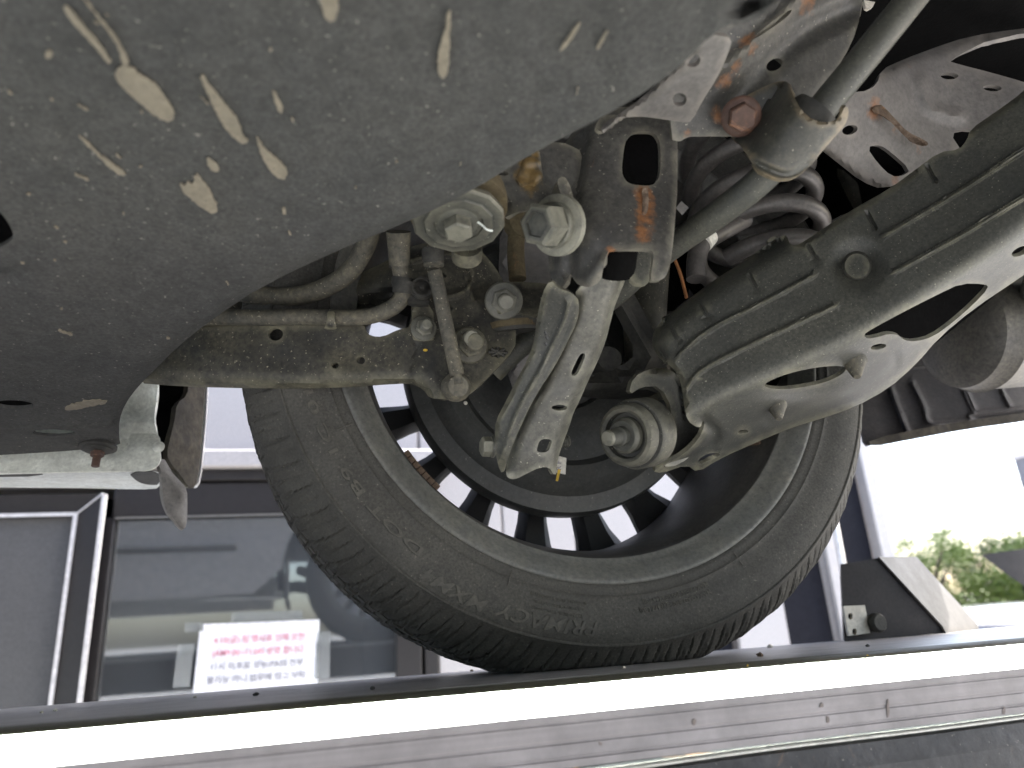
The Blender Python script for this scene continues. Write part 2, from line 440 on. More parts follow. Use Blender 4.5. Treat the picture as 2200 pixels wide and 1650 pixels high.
M['flap'] = material('grey_rubber_flap', (.16, .155, .15), .7, dust=(.25, .24, .22), dusta=.4, dscale=25, bump=.2)
M['bumper'] = material('bumper_plastic', (.030, .030, .036), .7, dust=(.14, .125, .115), dusta=.45, dscale=10, bump=.3)
M['muffler'] = material('muffler_steel', (.085, .082, .078), .5, metal=.35, dust=(.25, .23, .17), dusta=.5, dscale=16, speck=(.05, .05, .045), specka=.5, sscale=200, bump=.3)
M['deck'] = material('worn_deck_steel', (.40, .39, .395), .34, metal=.2, dust=(.085, .08, .07), dusta=.3, streak=((.10, .095, .09), (6, 160, 160), .5), speck=(.3, .28, .2), specka=.2, sscale=300, bump=.12)
M['lip'] = material('stained_lip', (.075, .075, .055), .5, dust=(.13, .10, .05), dusta=.5, dscale=20, rust=.2, rscale=22, bump=.3)
M['alu'] = material('brushed_aluminium', (.20, .187, .192), .38, metal=.35, streak=((.135, .125, .13), (.4, 90, 420), .45), bump=.015, mott=0, bscale=24)
M['drip'] = material('brown_drip', (.17, .145, .135), .8, bump=.3)
M['alul'] = material('pale_seal', (.62, .60, .56), .6, bump=.1)
M['beam'] = material('dirty_lift_beam', (.016, .017, .020), .6, dust=(.075, .072, .075), dusta=.4, dscale=16, rust=.35, rscale=14, speck=(.2, .18, .16), specka=.15, bump=.6, bscale=120, rustcol=(.10, .06, .035))
M['stop'] = material('black_stop_steel', (.010, .010, .013), .6, dust=(.04, .034, .034), dusta=.3, bump=.08, spec=.2)
M['galv'] = material('galvanised_plate', (.05, .048, .05), .5, spec=.2, streak=((.035, .034, .037), (30, 30, 14), .8), dust=(.08, .075, .07), dusta=.3, bump=.04)
M['cream'] = material('cream_plastic', (.62, .58, .50), .5, dust=(.4, .36, .28), dusta=.2, bump=.05)
M['wall'] = material('white_cladding', (.42, .395, .39), .5, bump=.03, mott=0)
M['walldark'] = material('dark_cladding', (.012, .012, .017), .7, bump=.05, spec=.12)
M['frame'] = material('bronze_window_frame', (.018, .0155, .016), .38, metal=.1, bump=.03)
M['frameedge'] = material('bright_frame_edge', (.72, .70, .70), .3, metal=.2, bump=.02)
M['screen'] = material('insect_screen', (.090, .088, .088), .8, streak=((.060, .060, .060), (4, 4, 700), .6), bump=.2, bscale=900)
M['room'] = material('dark_room', (.09, .10, .11), .8, bump=0)
M['paper'] = material('white_paper', (.80, .79, .85), .8, bump=.02)
M['inkred'] = material('red_ink', (.72, .24, .33), .8, bump=0)
M['inkblack'] = material('grey_ink', (.26, .25, .29), .8, bump=0)
M['tape'] = material('clear_tape', (.22, .25, .27), .25, bump=.1)
M['ground'] = material('concrete_yard', (.44, .435, .42), .85, dust=(.36, .355, .34), dusta=.4, dscale=1.2, speck=(.2, .2, .19), specka=.3, sscale=40, bump=.4, bscale=60)
M['leafA'] = material('leaf_yellow_green', (.095, .15, .018), .6, bump=0, dscale=2, dust=(.15, .20, .028), dusta=.5)
M['leafB'] = material('leaf_deep_green', (.045, .082, .014), .6, bump=0, dscale=2, dust=(.08, .12, .02), dusta=.4)
M['bark'] = material('bark', (.10, .08, .06), .9, bump=.5, bscale=40)
M['farwall'] = material('grey_far_wall', (.13, .13, .15), .7, bump=.1, bscale=8)
M['carglass'] = material('dark_car_glass', (.02, .025, .035), .06, bump=0)
M['sticker'] = material('white_sticker', (.72, .70, .62), .6, bump=.05)
M['yellow'] = material('yellow_paint', (.62, .42, .05), .6, bump=.05)
M['orange'] = material('orange_mark', (.45, .19, .07), .6, bump=.05)
M['whitemark'] = material('paint_mark', (.75, .80, .74), .6, bump=.05)
def glass_mat(haze=.15):
    m = bpy.data.materials.new('window_glass'); m.use_nodes = True; t = m.node_tree; N = t.nodes; L = t.links
    for n in list(N): N.remove(n)
    o = N.new('ShaderNodeOutputMaterial'); mx = N.new('ShaderNodeMixShader'); tr = N.new('ShaderNodeBsdfTransparent'); gl = N.new('ShaderNodeBsdfGlossy')
    fr = N.new('ShaderNodeFresnel'); fr.inputs['IOR'].default_value = 2.5
    tr.inputs['Color'].default_value = (.66, .70, .74, 1); gl.inputs['Roughness'].default_value = .03
    df = N.new('ShaderNodeBsdfDiffuse'); df.inputs['Color'].default_value = (.26, .28, .30, 1); m2 = N.new('ShaderNodeMixShader'); m2.inputs[0].default_value = haze
    L.new(fr.outputs[0], mx.inputs[0]); L.new(tr.outputs[0], mx.inputs[1]); L.new(gl.outputs[0], mx.inputs[2])
    L.new(mx.outputs[0], m2.inputs[1]); L.new(df.outputs[0], m2.inputs[2]); L.new(m2.outputs[0], o.inputs[0])
    return m
M['glass'] = glass_mat()
M['tape'] = glass_mat(.12); M['tape'].name = 'clear_tape'; M['tape'].node_tree.nodes['Transparent BSDF'].inputs['Color'].default_value = (.93, .95, .95, 1); M['tape'].node_tree.nodes['Glossy BSDF'].inputs['Roughness'].default_value = .3
def emit_mat():
    m = bpy.data.materials.new('lit_led_diffuser'); m.use_nodes = True; t = m.node_tree; b = t.nodes['Principled BSDF']
    b.inputs['Base Color'].default_value = (.8, .8, .8, 1)
    b.inputs['Emission Color'].default_value = (.92, 1.0, .91, 1); b.inputs['Emission Strength'].default_value = LED_POWER
    return m
M['led'] = emit_mat()

#@@SETTING
# ------------------------------------------------------------------ ground
GZ = -1.50
struct(obj('ground', [(-600, -600, GZ), (600, -600, GZ), (600, 600, GZ), (-600, 600, GZ)], [(0, 1, 2, 3)], M['ground'], None, smooth=False))

# ------------------------------------------------------------------ building with window
BY = 2.2
bld = thing('office_building', 'white clad office building with bronze framed windows behind the raised car', 'building', (0.4, BY, GZ))
XL, XR, ZT = -5.0, 1.745, 2.6
WX0, WX1, WZ0, WZ1 = -4.2, .085, -.62, .475      # window band opening
m = MB()
m.box((XL, BY+.02, GZ), (WX0, BY+.2, ZT)).box((WX1, BY+.02, GZ), (.93, BY+.2, ZT)).box((WX0, BY+.02, WZ1), (WX1, BY+.2, ZT)).box((WX0, BY+.02, GZ), (WX1, BY+.2, WZ0))
m.box((.93, BY+.06, GZ), (XR-.02, BY+.2, ZT)).box((XR-.2, BY+.2, GZ), (XR-.02, BY+6, ZT))
m.build('wall', M['wall'], bld)
MB().box((XL, BY+.2, ZT), (XR, BY+6, ZT+.12)).build('roof', M['farwall'], bld)
# vertical cladding panels, each a separate board above the window head and right of it
def board(x0, x1, z0, z1, mat='wall', y=BY, d=.02): return MB().box((x0+.0025, y, z0), (x1-.0025, y+d, z1)).build('wall_panel', M[mat], bld, bevel=.004, seg=1)
xs = np.arange(WX0-.08, WX1, .24)
for i, x in enumerate(xs): board(x, min(x+.24, WX1), .572, ZT)
for x0, x1 in ((WX1, .30), (.30, .54), (.54, .78), (.78, .935)): board(x0, x1, GZ, ZT)
board(1.07, 1.262, GZ, ZT); board(1.262, 1.46, GZ, ZT, 'walldark', BY+.035); board(.935, 1.07, GZ, ZT, 'walldark', BY+.035)
board(1.46, 1.515, GZ, ZT, y=BY-.005); board(1.515, 1.685, GZ, ZT, 'walldark', BY+.03)
board(1.685, 1.745, GZ, ZT, y=BY-.01, d=.05)
MB().box((WX0, BY-.055, .515), (WX1+.02, BY+.02, .568)).build('head_trim', M['wall'], bld, bevel=.006)
MB().box((WX0, BY-.028, .482), (WX1+.01, BY+.02, .512)).build('head_shadow_strip', M['frame'], bld, bevel=.003)  # dark strip stands in for the shadow under the head trim
win = MB()
win.box((-.815, BY-.015, .385), (WX1, BY+.05, .478)).box((-.037, BY-.015, WZ0), (.035, BY+.05, .385)).box((.045, BY-.005, WZ0), (WX1, BY+.05, .385)).box((-.815, BY-.015, WZ0), (-.037, BY+.05, WZ0+.06)).box((-.835, BY-.01, WZ0), (-.806, BY+.05, .385))
wf = win.build('window', M['frame'], bld, bevel=.003)
MB().box((-.806, BY-.017, .380), (-.037, BY-.006, .384)).build('glazing_bead', M['flap'], wf)
MB().box((-.806, BY+.012, WZ0+.06), (-.037, BY+.018, .384)).build('pane', M['glass'], wf)
# sliding screen sash at the left, standing proud, with mitred dark frame and bright edges
def sash(x0, x1, z0, z1):
    t = .058
    m = MB(); y0, y1 = BY-.06, BY-.02
    a = [(x0, z0), (x1, z0), (x1, z1), (x0, z1)]; b = [(x0+t, z0+t), (x1-t, z0+t), (x1-t, z1-t*.85), (x0+t, z1-t*.85)]
    for k in range(4):
        q = (k+1) % 4
        v = [(a[k][0], y0, a[k][1]), (a[q][0], y0, a[q][1]), (b[q][0], y0+.012, b[q][1]), (b[k][0], y0+.012, b[k][1])]
        v += [(p[0], y1, p[2]) for p in v]
        m.add(v, [(0, 1, 2, 3), (4, 7, 6, 5), (0, 4, 5, 1), (1, 5, 6, 2), (2, 6, 7, 3), (3, 7, 4, 0)])
    o = m.build('window', M['frame'], bld, 20)
    e = MB(); e.box((x1-.001, y0-.006, z0), (x1+.010, y0+.003, z1-.004)); e.build('edge_strip', M['frameedge'], o)
    e = MB(); e.box((x1-t-.009, y0+.004, z0+t), (x1-t, y0+.0105, z1-t*.85)).box((x0+t, y0+.004, z1-t*.85-.009), (x1-t-.009, y0+.0105, z1-t*.85)); e.build('glazing_bead', M['frameedge'], o)
    MB().box((x0+t, y0+.02, z0+t), (x1-t-.012, y0+.024, z1-t*.85-.011)).build('insect_screen', M['screen'], o)
    e = MB(); e.box((x0+t+.02, y0+.026, z0+t), (x1-t-.05, y0+.03, z1-t*.85-.06)); e.build('pane', M['room'], o)
    # thin mitre line
    e = MB(); v0 = Vector((x1, y0-.0015, z1)); v1 = Vector((x1-t, y0+.0105, z1-t*.85))
    e.add(*tube_data([v0, v1], .0022, 6, 1)); e.build('mitre_joint', M['frameedge'], o)
sash(-1.75, -.830, WZ0, .443)
sash(-2.75, -1.80, WZ0, .443)
MB().box((WX0, BY-.012, WZ0), (-2.8, BY+.05, WZ1)).build('window', M['frame'], bld)
rm = MB(); rm.box((WX0, BY+3.0, GZ), (WX1, BY+3.05, 1.4)).box((WX0, BY+.2, GZ), (WX0+.05, BY+3.0, 1.4)).box((WX1-.05, BY+.2, GZ), (WX1, BY+3, 1.4)).box((WX0+.05, BY+.2, 1.35), (WX1-.05, BY+3, 1.4)).box((WX0+.05, BY+.2, GZ+.02), (WX1-.05, BY+3, GZ+.06))
rm.build('room_lining', M['room'], bld)
tube('rain_pipe', [P(1780, 1050, 2.1), P(1813, 1232, 2.1)], .012, M['frameedge'], bld, 12, 1)

# notice taped to the window
TL, TR, BRc, BLc = P(430, 1341, BY-.02), P(686, 1331, BY-.02), P(682, 1465, BY-.02), P(415, 1482, BY-.02)
ntc = thing('paper_notice', 'white paper notice with red and black printed lines taped to the window glass', 'notice', (-.41, BY-.02, -.12))
ex = (TR-TL); ez = (BLc-TL)
def npt(s, t, dy=0): return TL+ex*s+ez*t+Vector((0, dy, 0))+(BRc-TR-ez)*(s*t)
vs = []; fs = []; nx, nz = 10, 8
for j in range(nz+1):
    for i in range(nx+1):
        s_, t_ = i/nx, j/nz*1.35
        vs.append(npt(s_, t_, .0015*math.sin(s_*5+t_*3)))
for j in range(nz):
    for i in range(nx): a = j*(nx+1)+i; fs.append((a, a+nx+1, a+nx+2, a+1))
n0 = len(vs); vs += [v+Vector((0, .0008, 0)) for v in vs]; fs += [tuple(n0+i for i in reversed(f)) for f in fs]
obj('sheet', vs, fs, M['paper'], ntc)
for row, (txt, mt, t_) in enumerate((("4.10(금) 팀 행사로 인해 오전", 'inkred', .27), ("(AM9:00~11:00) 운영 합니다", 'inkred', .47), ("11시 이후로 성능/PASS 전부", 'inkblack', .68), ("불가능 하니 업무에 참고 부탁", 'inkblack', .88))):
    V, F = text_mesh(txt, 1.0)
    w_ = V[:, 0].max()-V[:, 0].min(); h_ = V[:, 1].max()-V[:, 1].min(); cx = (V[:, 0].max()+V[:, 0].min())/2
    W_ = .80 if row == 3 else .75
    vv = [npt(.5+(x-cx)/w_*W_+.0, t_-y/1.0*.125, -.0032) for x, y, z in V]
    obj('printed_line', vv, F, M[mt], ntc, smooth=False)
for a, b, c_, d_ in ((.25, -.16, .85, -.02), (-.12, -.03, .03, -.03), (.98, .2, 1.10, .95), (-.16, .3, -.03, .95)):
    vs = [npt(a, b, -.001), npt(c_, b, -.001), npt(c_, d_ if d_ > b else b+.14, -.001), npt(a, d_ if d_ > b else b+.14, -.001)]
    vs += [v+Vector((0, .0006, 0)) for v in vs]
    obj('tape_strip', vs, [(0, 1, 2, 3), (7, 6, 5, 4), (0, 4, 5, 1), (1, 5, 6, 2), (2, 6, 7, 3), (3, 7, 4, 0)], M['tape'], ntc, smooth=False)

# ------------------------------------------------------------------ lift platform
lift = thing('lift_platform', 'steel vehicle lift runway with lit white light strip along its inner edge', 'vehicle lift', (0, .65, -.2))
X0, X1 = -2.6, 1.45
def ext(name, prof, mat, parent, x0=X0, x1=X1, wob=0, n=1, angle=30, closed=True):
    """closed (Y, Z) profile run along X"""
    k = len(prof); V = []; F = []
    for i in range(n+1):
        x = x0+(x1-x0)*i/n
        for (y, z) in prof:
            V.append((x, y, z+(wob*math.sin(x*9.1)+wob*.6*math.sin(x*23.7+1) if wob else 0)))
        if i:
            b = (i-1)*k
            for j in range(k if closed else k-1): F.append((b+j, b+(j+1) % k, b+k+(j+1) % k, b+k+j))
    if closed: F += [tuple(range(k-1, -1, -1)), tuple(range(n*k, n*k+k))]
    o = obj(name, V, F, mat, parent, angle)
    bm = bmesh.new(); bm.from_mesh(o.data); bmesh.ops.recalc_face_normals(bm, faces=bm.faces); bm.to_mesh(o.data); bm.free()
    return o
def dz(Y): return -(Y-.63)*.036
ext('deck', [(.4645, dz(.4645)), (.63, 0), (.86, dz(.86)), (.86, dz(.86)-.012), (.4645, dz(.4645)-.012)], M['deck'], lift, n=8)
lp = [(.4642, .0059), (.4600, .0058), (.4560, .0053), (.4525, .0044), (.4508, .0034), (.4505, .0024), (.458, .0018), (.4642, .0018)]
ext('edge_lip', lp, M['lip'], lift, n=60, wob=.0002)
led = ext('light_strip', [(.4508, .0016), (.4506, .0009), (.4506, -.0126), (.4508, -.0133), (.474, -.0133), (.474, .0016)], M['led'], lift, n=4)
led['label'] = 'glowing white diffuser of the light strip'
ap = [(.4508, -.0135), (.4505, -.0138), (.4505, -.0175), (.4508, -.0179), (.4508, -.0188), (.4503, -.0192), (.4503, -.0275), (.4506, -.0280), (.4506, -.0295), (.4501, -.0300), (.4499, -.0365), (.4508, -.0370), (.4508, -.0380), (.4499, -.0384), (.4499, -.0425), (.4560, -.0428), (.4560, -.0135)]
ext('aluminium_rail', ap, M['alu'], lift, n=2)
ext('seal_strip', [(.4490, -.0452), (.4468, -.0456), (.4465, -.0464), (.4560, -.0466), (.4560, -.0452)], M['alul'], lift, n=90, wob=.0007)
ext('side_beam', [(.4560, -.0480), (.4490, -.0490), (.4465, -.0590), (.4445, -.0620), (.4440, -.0760), (.4470, -.0790), (.4470, -.1500), (.84, -.1500), (.84, -.0200), (.475, -.0200), (.475, -.0475)], M['beam'], lift, n=120, wob=.0006)
# dried drips on the rail
rgd = random.Random(5)
for k, (u_, v_, hh) in enumerate(((1778, 1545, 9), (1766, 1516, 5), (1492, 1552, 6), (1908, 1520, 22), (2158, 1528, 8), (1290, 1600, 5))):
    q_ = [(u_-3, v_-hh), (u_+3, v_-hh*.8), (u_+4, v_+hh*.5), (u_+1, v_+hh), (u_-4, v_+hh*.5)]
    sheet('drip_stain', [(a_+rgd.uniform(-2, 2), b_+rgd.uniform(-3, 3)) for a_, b_ in q_], [(u_, v_, .4496)], M['drip'], lift, step=6, thick=.0004, chk=2)
# unseen second runway, added to block sky light from the camera's side
lift_blocker = thing('lift_platform', 'unseen second runway of the lift, added to block sky light', 'vehicle lift', (0, -.85, -.2))
MB().box((X0, -1.06, -.012), (X1, -.64, -.002)).build('deck', M['deck'], lift_blocker)
MB().box((X0, -1.04, -.15), (X1, -.635, -.0125)).build('side_beam', M['beam'], lift_blocker)
# scissor legs below
for sx in (-1, 1):
    m = MB(); a = Vector((-1.7*sx-.4, .62, -.16)); b = Vector((.9*sx-.4, .62, GZ+.1))
    d = (b-a).normalized(); nrm = Vector((d.z, 0, -d.x))*.06
    v = [a+nrm, a-nrm, b-nrm, b+nrm]; y = .05*sx
    v = [p+Vector((0, y-.02, 0)) for p in v]+[p+Vector((0, y+.02, 0)) for p in v]
    m.add(v, [(0, 1, 2, 3), (7, 6, 5, 4), (0, 4, 5, 1), (1, 5, 6, 2), (2, 6, 7, 3), (3, 7, 4, 0)])
    m.build('scissor_leg', M['beam'], lift)
MB().box((-2.3, .45, GZ+.004), (1.5, .80, GZ+.1)).build('base_frame', M['beam'], lift)
# gravel crumbs and straw bits on the deck
for i, (u_, v_, s_, mt) in enumerate(((1653, 1377, .0035, 'cream'), (1634, 1415, .003, 'rust'), (1865, 1392, .002, 'blackclean'), (980, 1418, .002, 'rust'), (1340, 1440, .0016, 'cream'), (420, 1488, .0016, 'cream'), (120, 1520, .0018, 'cream'), (90, 1525, .0014, 'cream'), (550, 1490, .0022, 'blackclean'), (800, 1487, .002, 'blackclean'))):
    d = rays(u_, v_)[0]; Yd = .70
    p = PZ(u_, v_, .002)
    if p.y > .84 or p.y < .49: p = Vector((p.x, min(max(p.y, .5), .82), 0))
    p.z = dz(p.y)
    V, F = lathe_data([(0, s_*.8), (s_*.5, s_), (s_*.9, s_*.6), (s_*1.1, 0.0)], p, (0, 0, 1), 7)
    V = [v+Vector((random.uniform(-1, 1), random.uniform(-1, 1), random.uniform(-.3, .6)))*s_*.25 for v in V]
    tag(obj('stone_chip', V, F, M[mt]), ['pale pebble lying on the deck right of the tyre', 'small rust brown chip on the deck below the tyre edge', 'tiny dark chip on the deck left of the stop block', 'small rusty crumb on the deck below the tyre', 'tiny pale crumb on the deck under the tyre', 'tiny pale crumb on the deck beside the paper notice', 'pale crumb on the deck below the screen window', 'leftmost pale crumb on the far deck edge', 'dark crumb on the deck in front of the notice', 'dark flake on the deck left of the tyre'][i], 'debris', 'debris on the lift deck')
def straw(name, pts, r, label):
    tag(obj(name, *tube_data(pts, r, 5, 4), M['yellow']), label, 'straw', 'straw bits on the runway')
L0 = lambda u_, v_, Y=.462: P(u_, v_, Y)
straw('straw_wisp', [L0(155, 1578), L0(200, 1558, .47), L0(235, 1545, .48), L0(283, 1549, .475)], .0006, 'curled dry straw wisp on the deck edge at the lower left')
straw('straw_wisp', [L0(1605, 1443, .452), L0(1604, 1435, .452), L0(1607, 1428, .452)], .0005, 'short straw splinter stuck above the light strip, middle')
straw('straw_wisp', [L0(1860, 1420, .452), L0(1862, 1411, .452), L0(1864, 1407, .452)], .0005, 'short straw splinter stuck above the light strip, right')

# wheel stop block at the end of the runway
stp = thing('wheel_stop', 'black steel stop block with sloping galvanised plate behind the tyre', 'wheel stop', (.5, .85, 0))
a0, a1, a2, a3, a4 = P(1806, 1212, .80), P(1886, 1199, .80), P(2022, 1347, .80), P(2030, 1362, .80), P(1815, 1382, .80)
b1, b2, b3 = P(1965, 1198, .88), P(2092, 1338, .88), P(2094, 1348, .88)
front = [a4, a0, a1, a2, a3]
bk = Vector((.13, .17, -.010))
V = [a4, a0, a1, a2, a3, b1-Vector((0, 0, .004)), b2-Vector((0, 0, .004)), b3-Vector((0, 0, .02))]
V += [a0+bk, b1+bk-Vector((0, 0, .01)), b2+bk-Vector((0, 0, .01)), b3+bk-Vector((0, 0, .02)), a4+bk]
obj('block_body', V, [(0, 1, 2, 3, 4), (2, 5, 6, 3), (3, 6, 7, 4), (1, 8, 9, 5, 2), (5, 9, 10, 6), (6, 10, 11, 7), (0, 12, 8, 1), (0, 4, 7, 11, 12)], M['stop'], stp, 20)
nv = (b1-a1).cross(a2-a1).normalized()
if nv.dot(Vector(CAM)-a1) < 0: nv = -nv
c_ = [a1+(a1-b1).normalized()*.003, b1, b2, a2+(a1-b1).normalized()*.003]
dn = (b2-b1).normalized()*.006+Vector((0, 0, -.007))
pl = [c_[0], c_[1], c_[2], c_[2]+dn*.8, c_[3]+dn*.8, c_[3]]
V = [p+nv*.003 for p in pl]+[p+nv*.0003 for p in pl]
obj('sloping_plate', V, [(0, 1, 2, 5), (5, 2, 3, 4), (6, 11, 8, 7), (11, 10, 9, 8)]+[(i, i+6, (i+1) % 6+6, (i+1) % 6) for i in range(6)], M['galv'], stp, 40)
sheet('mounting_plate', [(1812, 1302), (1858, 1300), (1870, 1360), (1824, 1366)], [(1815, 1330, .794)], M['cream'], stp, holes=[ell(1827, 1324, 5, 7), ell(1836, 1357, 5, 7)], thick=.004, step=10, chk=0)
lathe('rubber_buffer', [(0, .010), (-.004, .0115), (-.010, .0115), (-.013, .009), (-.013, 0)], P(1876, 1338, .797), (0, 1, 0), M['rubber'], stp, 20)
# raised ramp flap at the end of the other bay
rp = thing('ramp_flap', 'dark steel ramp flap jutting in from the right edge above the white car', 'ramp', (1.6, 1.6, GZ))
q = [P(2108, 1192, 1.6), P(2330, 1160, 1.6), P(2330, 1345, 1.6), P(2160, 1232, 1.6)]
V = q+[p+Vector((.16, .05, 0)) for p in q]
obj('flap_plate', V, [(0, 3, 2, 1), (4, 5, 6, 7), (0, 1, 5, 4), (1, 2, 6, 5), (2, 3, 7, 6), (3, 0, 4, 7)], M['stop'], rp, 20)
b0 = (q[1]+q[2])/2
MB().box((b0.x-.05, 1.65, GZ), (b0.x+.05, 1.75, b0.z)).build('post', M['stop'], rp)

# ------------------------------------------------------------------ yard beyond: parked car, far building, trees
pc = thing('parked_car', 'white parked car whose roof shows behind the stop block', 'car', (5.55, 5.4, GZ))
cx, cy = 5.55, 5.4
def carbody():
    # stations along the car's length (local x), half width and heights -> lofted body and greenhouse
    def T(x, y, z): 
        a = R(20); return (cx+x*math.cos(a)-y*math.sin(a), cy+x*math.sin(a)+y*math.cos(a), GZ+z)
    def loft(st, rings):
        V = []; F = []; k = len(rings(st[0]))
        for i, s_ in enumerate(st):
            V += [T(*p) for p in rings(s_)]
            if i:
                b = (i-1)*k
                for j in range(k): F.append((b+j, b+(j+1) % k, b+k+(j+1) % k, b+k+j))
        F += [tuple(range(k)), tuple(range(len(V)-1, len(V)-k-1, -1))]
        return V, F
    body = [(-2.3, .70, .35, .62), (-2.1, .82, .28, .74), (-1.3, .90, .25, .86), (0, .91, .25, .92), (1.3, .90, .25, .93), (2.0, .84, .28, .92), (2.25, .74, .4, .80)]
    def rb(s_):
        x, w_, z0, z1 = s_; return [(x, -w_*.9, z0), (x, -w_, z0+.12), (x, -w_, z1-.12), (x, -w_*.88, z1), (x, w_*.88, z1), (x, w_, z1-.12), (x, w_, z0+.12), (x, w_*.9, z0)]
    o = obj('body', *loft(body, rb), M['bodyw'], pc, 40)
    gh = [(-1.35, .78, .88, .90), (-.75, .74, .88, 1.28), (-.35, .70, .88, 1.385), (.5, .70, .9, 1.41), (1.2, .70, .9, 1.30), (1.75, .74, .9, .95)]
    def rg(s_):
        x, w_, z0, z1 = s_; return [(x, -w_-.08, z0), (x, -w_*.86, z1-.06), (x, -w_*.74, z1-.012), (x, 0, z1), (x, w_*.74, z1-.012), (x, w_*.86, z1-.06), (x, w_+.08, z0)]
    obj('greenhouse', *loft(gh, rg), M['carglass'], pc, 40)
    rf = [(-.72, .72, .88, 1.30), (-.35, .71, .88, 1.398), (.5, .71, .9, 1.425), (1.1, .71, .9, 1.335)]
    def rr(s_):
        x, w_, z0, z1 = s_; return [(x, -w_*.86, z1-.055), (x, -w_*.74, z1-.004), (x, 0, z1+.008), (x, w_*.74, z1-.004), (x, w_*.86, z1-.055), (x, 0, z1-.03)]
    obj('roof', *loft(rf, rr), M['bodyw'], pc, 60)
    for sx in (-1.35, 1.35):
        for sy in (-1, 1):
            c_ = T(sx, sy*.80, .32); ax = Vector(T(0, sy, 0))-Vector(T(0, 0, 0))
            wv = lathe('wheel', [(-.1, .2), (-.1, .29), (-.08, .32), (.08, .32), (.1, .29), (.1, .2), (.06, .05), (.06, 0)], c_, ax, M['tyre'], pc, 24)
carbody()
fb = thing('neighbour_building', 'pale grey building edge at the far right against the bright sky', 'building', (9, 4, GZ))
ca = P(2178, 988, 6.3)
m = MB(); m.box((ca.x, 6.0, GZ), (ca.x+4, 6.3, ca.z)); m.build('wall', M['farwall'], fb)
MB().box((ca.x-.02, 5.94, ca.z), (ca.x+4.1, 6.3, ca.z+.05)).build('parapet', M['wall'], fb)

def leaf_tree(name, label, base, h, crown, n, mat, seed, clumps=44, group='trees beyond the yard', lf=.032):
    rg = random.Random(seed); b = Vector(base)
    t = thing(name, label, 'tree', base, group)
    top = b+Vector((rg.uniform(-.2, .2), rg.uniform(-.2, .2), h*.8))
    m = MB(); m.add(*tube_data([b, b+(top-b)*.5+Vector((.06, .03, 0)), top], [h*.03, h*.02, h*.006], 8, 4))
    cen = []
    for k in range(clumps):
        a = rg.uniform(0, 6.28); zz = rg.uniform(.32, 1.0)
        rad = crown*math.sqrt(max(.05, 1-((zz-.55)/.55)**2))*rg.uniform(.35, 1.05)
        c_ = b+Vector((math.cos(a)*rad, math.sin(a)*rad, h*zz)); cen.append((c_, rg.uniform(.16, .34)*crown))
        s_ = b+(top-b)*min(.95, zz*.8)
        m.add(*tube_data([s_, (s_+c_)/2+Vector((0, 0, .08)), c_], [h*.009, h*.006, h*.002], 5, 3))
    m.build('trunk', M['bark'], t)
    V = []; F = []
    for k in range(n):
        c_, r_ = cen[rg.randrange(len(cen))]
        d = Vector((rg.gauss(0, 1), rg.gauss(0, 1), rg.gauss(0, 1))).normalized()*r_*rg.random()**.5
        p = c_+d; x, y, z = frame(Vector((rg.gauss(0, 1), rg.gauss(0, 1), rg.gauss(0, .7)+.6)))
        s_ = lf*rg.uniform(.5, 1.2); i = len(V)
        V += [p-x*s_, p-y*s_*.4, p+x*s_, p+y*s_*.4]; F.append((i, i+1, i+2, i+3))
    # sparse upright shoots
    for k in range(14):
        c_, r_ = cen[rg.randrange(len(cen))]
        if c_.z < b.z+h*.7: continue
        for j in range(24):
            p = c_+Vector((rg.gauss(0, .03), rg.gauss(0, .03), r_+j*.045*crown*.5)); x, y, z = frame(Vector((rg.gauss(0, 1), rg.gauss(0, 1), rg.gauss(0, 1))))
            s_ = lf*rg.uniform(.35, .8); i = len(V); V += [p-x*s_, p-y*s_*.4, p+x*s_, p+y*s_*.4]; F.append((i, i+1, i+2, i+3))
    obj('crown', V, F, M[mat], t, smooth=False)
def at(u_, Y): p = P(u_, 1270, Y); return (p.x, p.y, GZ)
leaf_tree('broadleaf_tree', 'loose pale green tree with sparse upright twigs nearest the stop block', at(2010, 9.0), 2.30, 1.10, 15000, 'leafA', 3)
leaf_tree('broadleaf_tree', 'deep green bushy tree behind the white parked car', at(2105, 9.6), 2.25, 1.25, 16000, 'leafB', 4)
leaf_tree('broadleaf_tree', 'yellow green tree at the right edge below the ramp flap', at(2195, 8.6), 2.20, 1.15, 15000, 'leafA', 5)
leaf_tree('broadleaf_tree', 'taller green tree rising behind the ramp flap', at(2290, 10.5), 2.6, 1.3, 15000, 'leafB', 6)
leaf_tree('broadleaf_tree', 'low yellow green bushy tree just right of the building corner', at(1960, 10.5), 2.05, 1.1, 12000, 'leafA', 8)
#@@CAR
# ================================================================== the raised car
car = thing('raised_car', 'white car raised on the lift, seen from below at its rear suspension', 'car', (0, .30, 0))

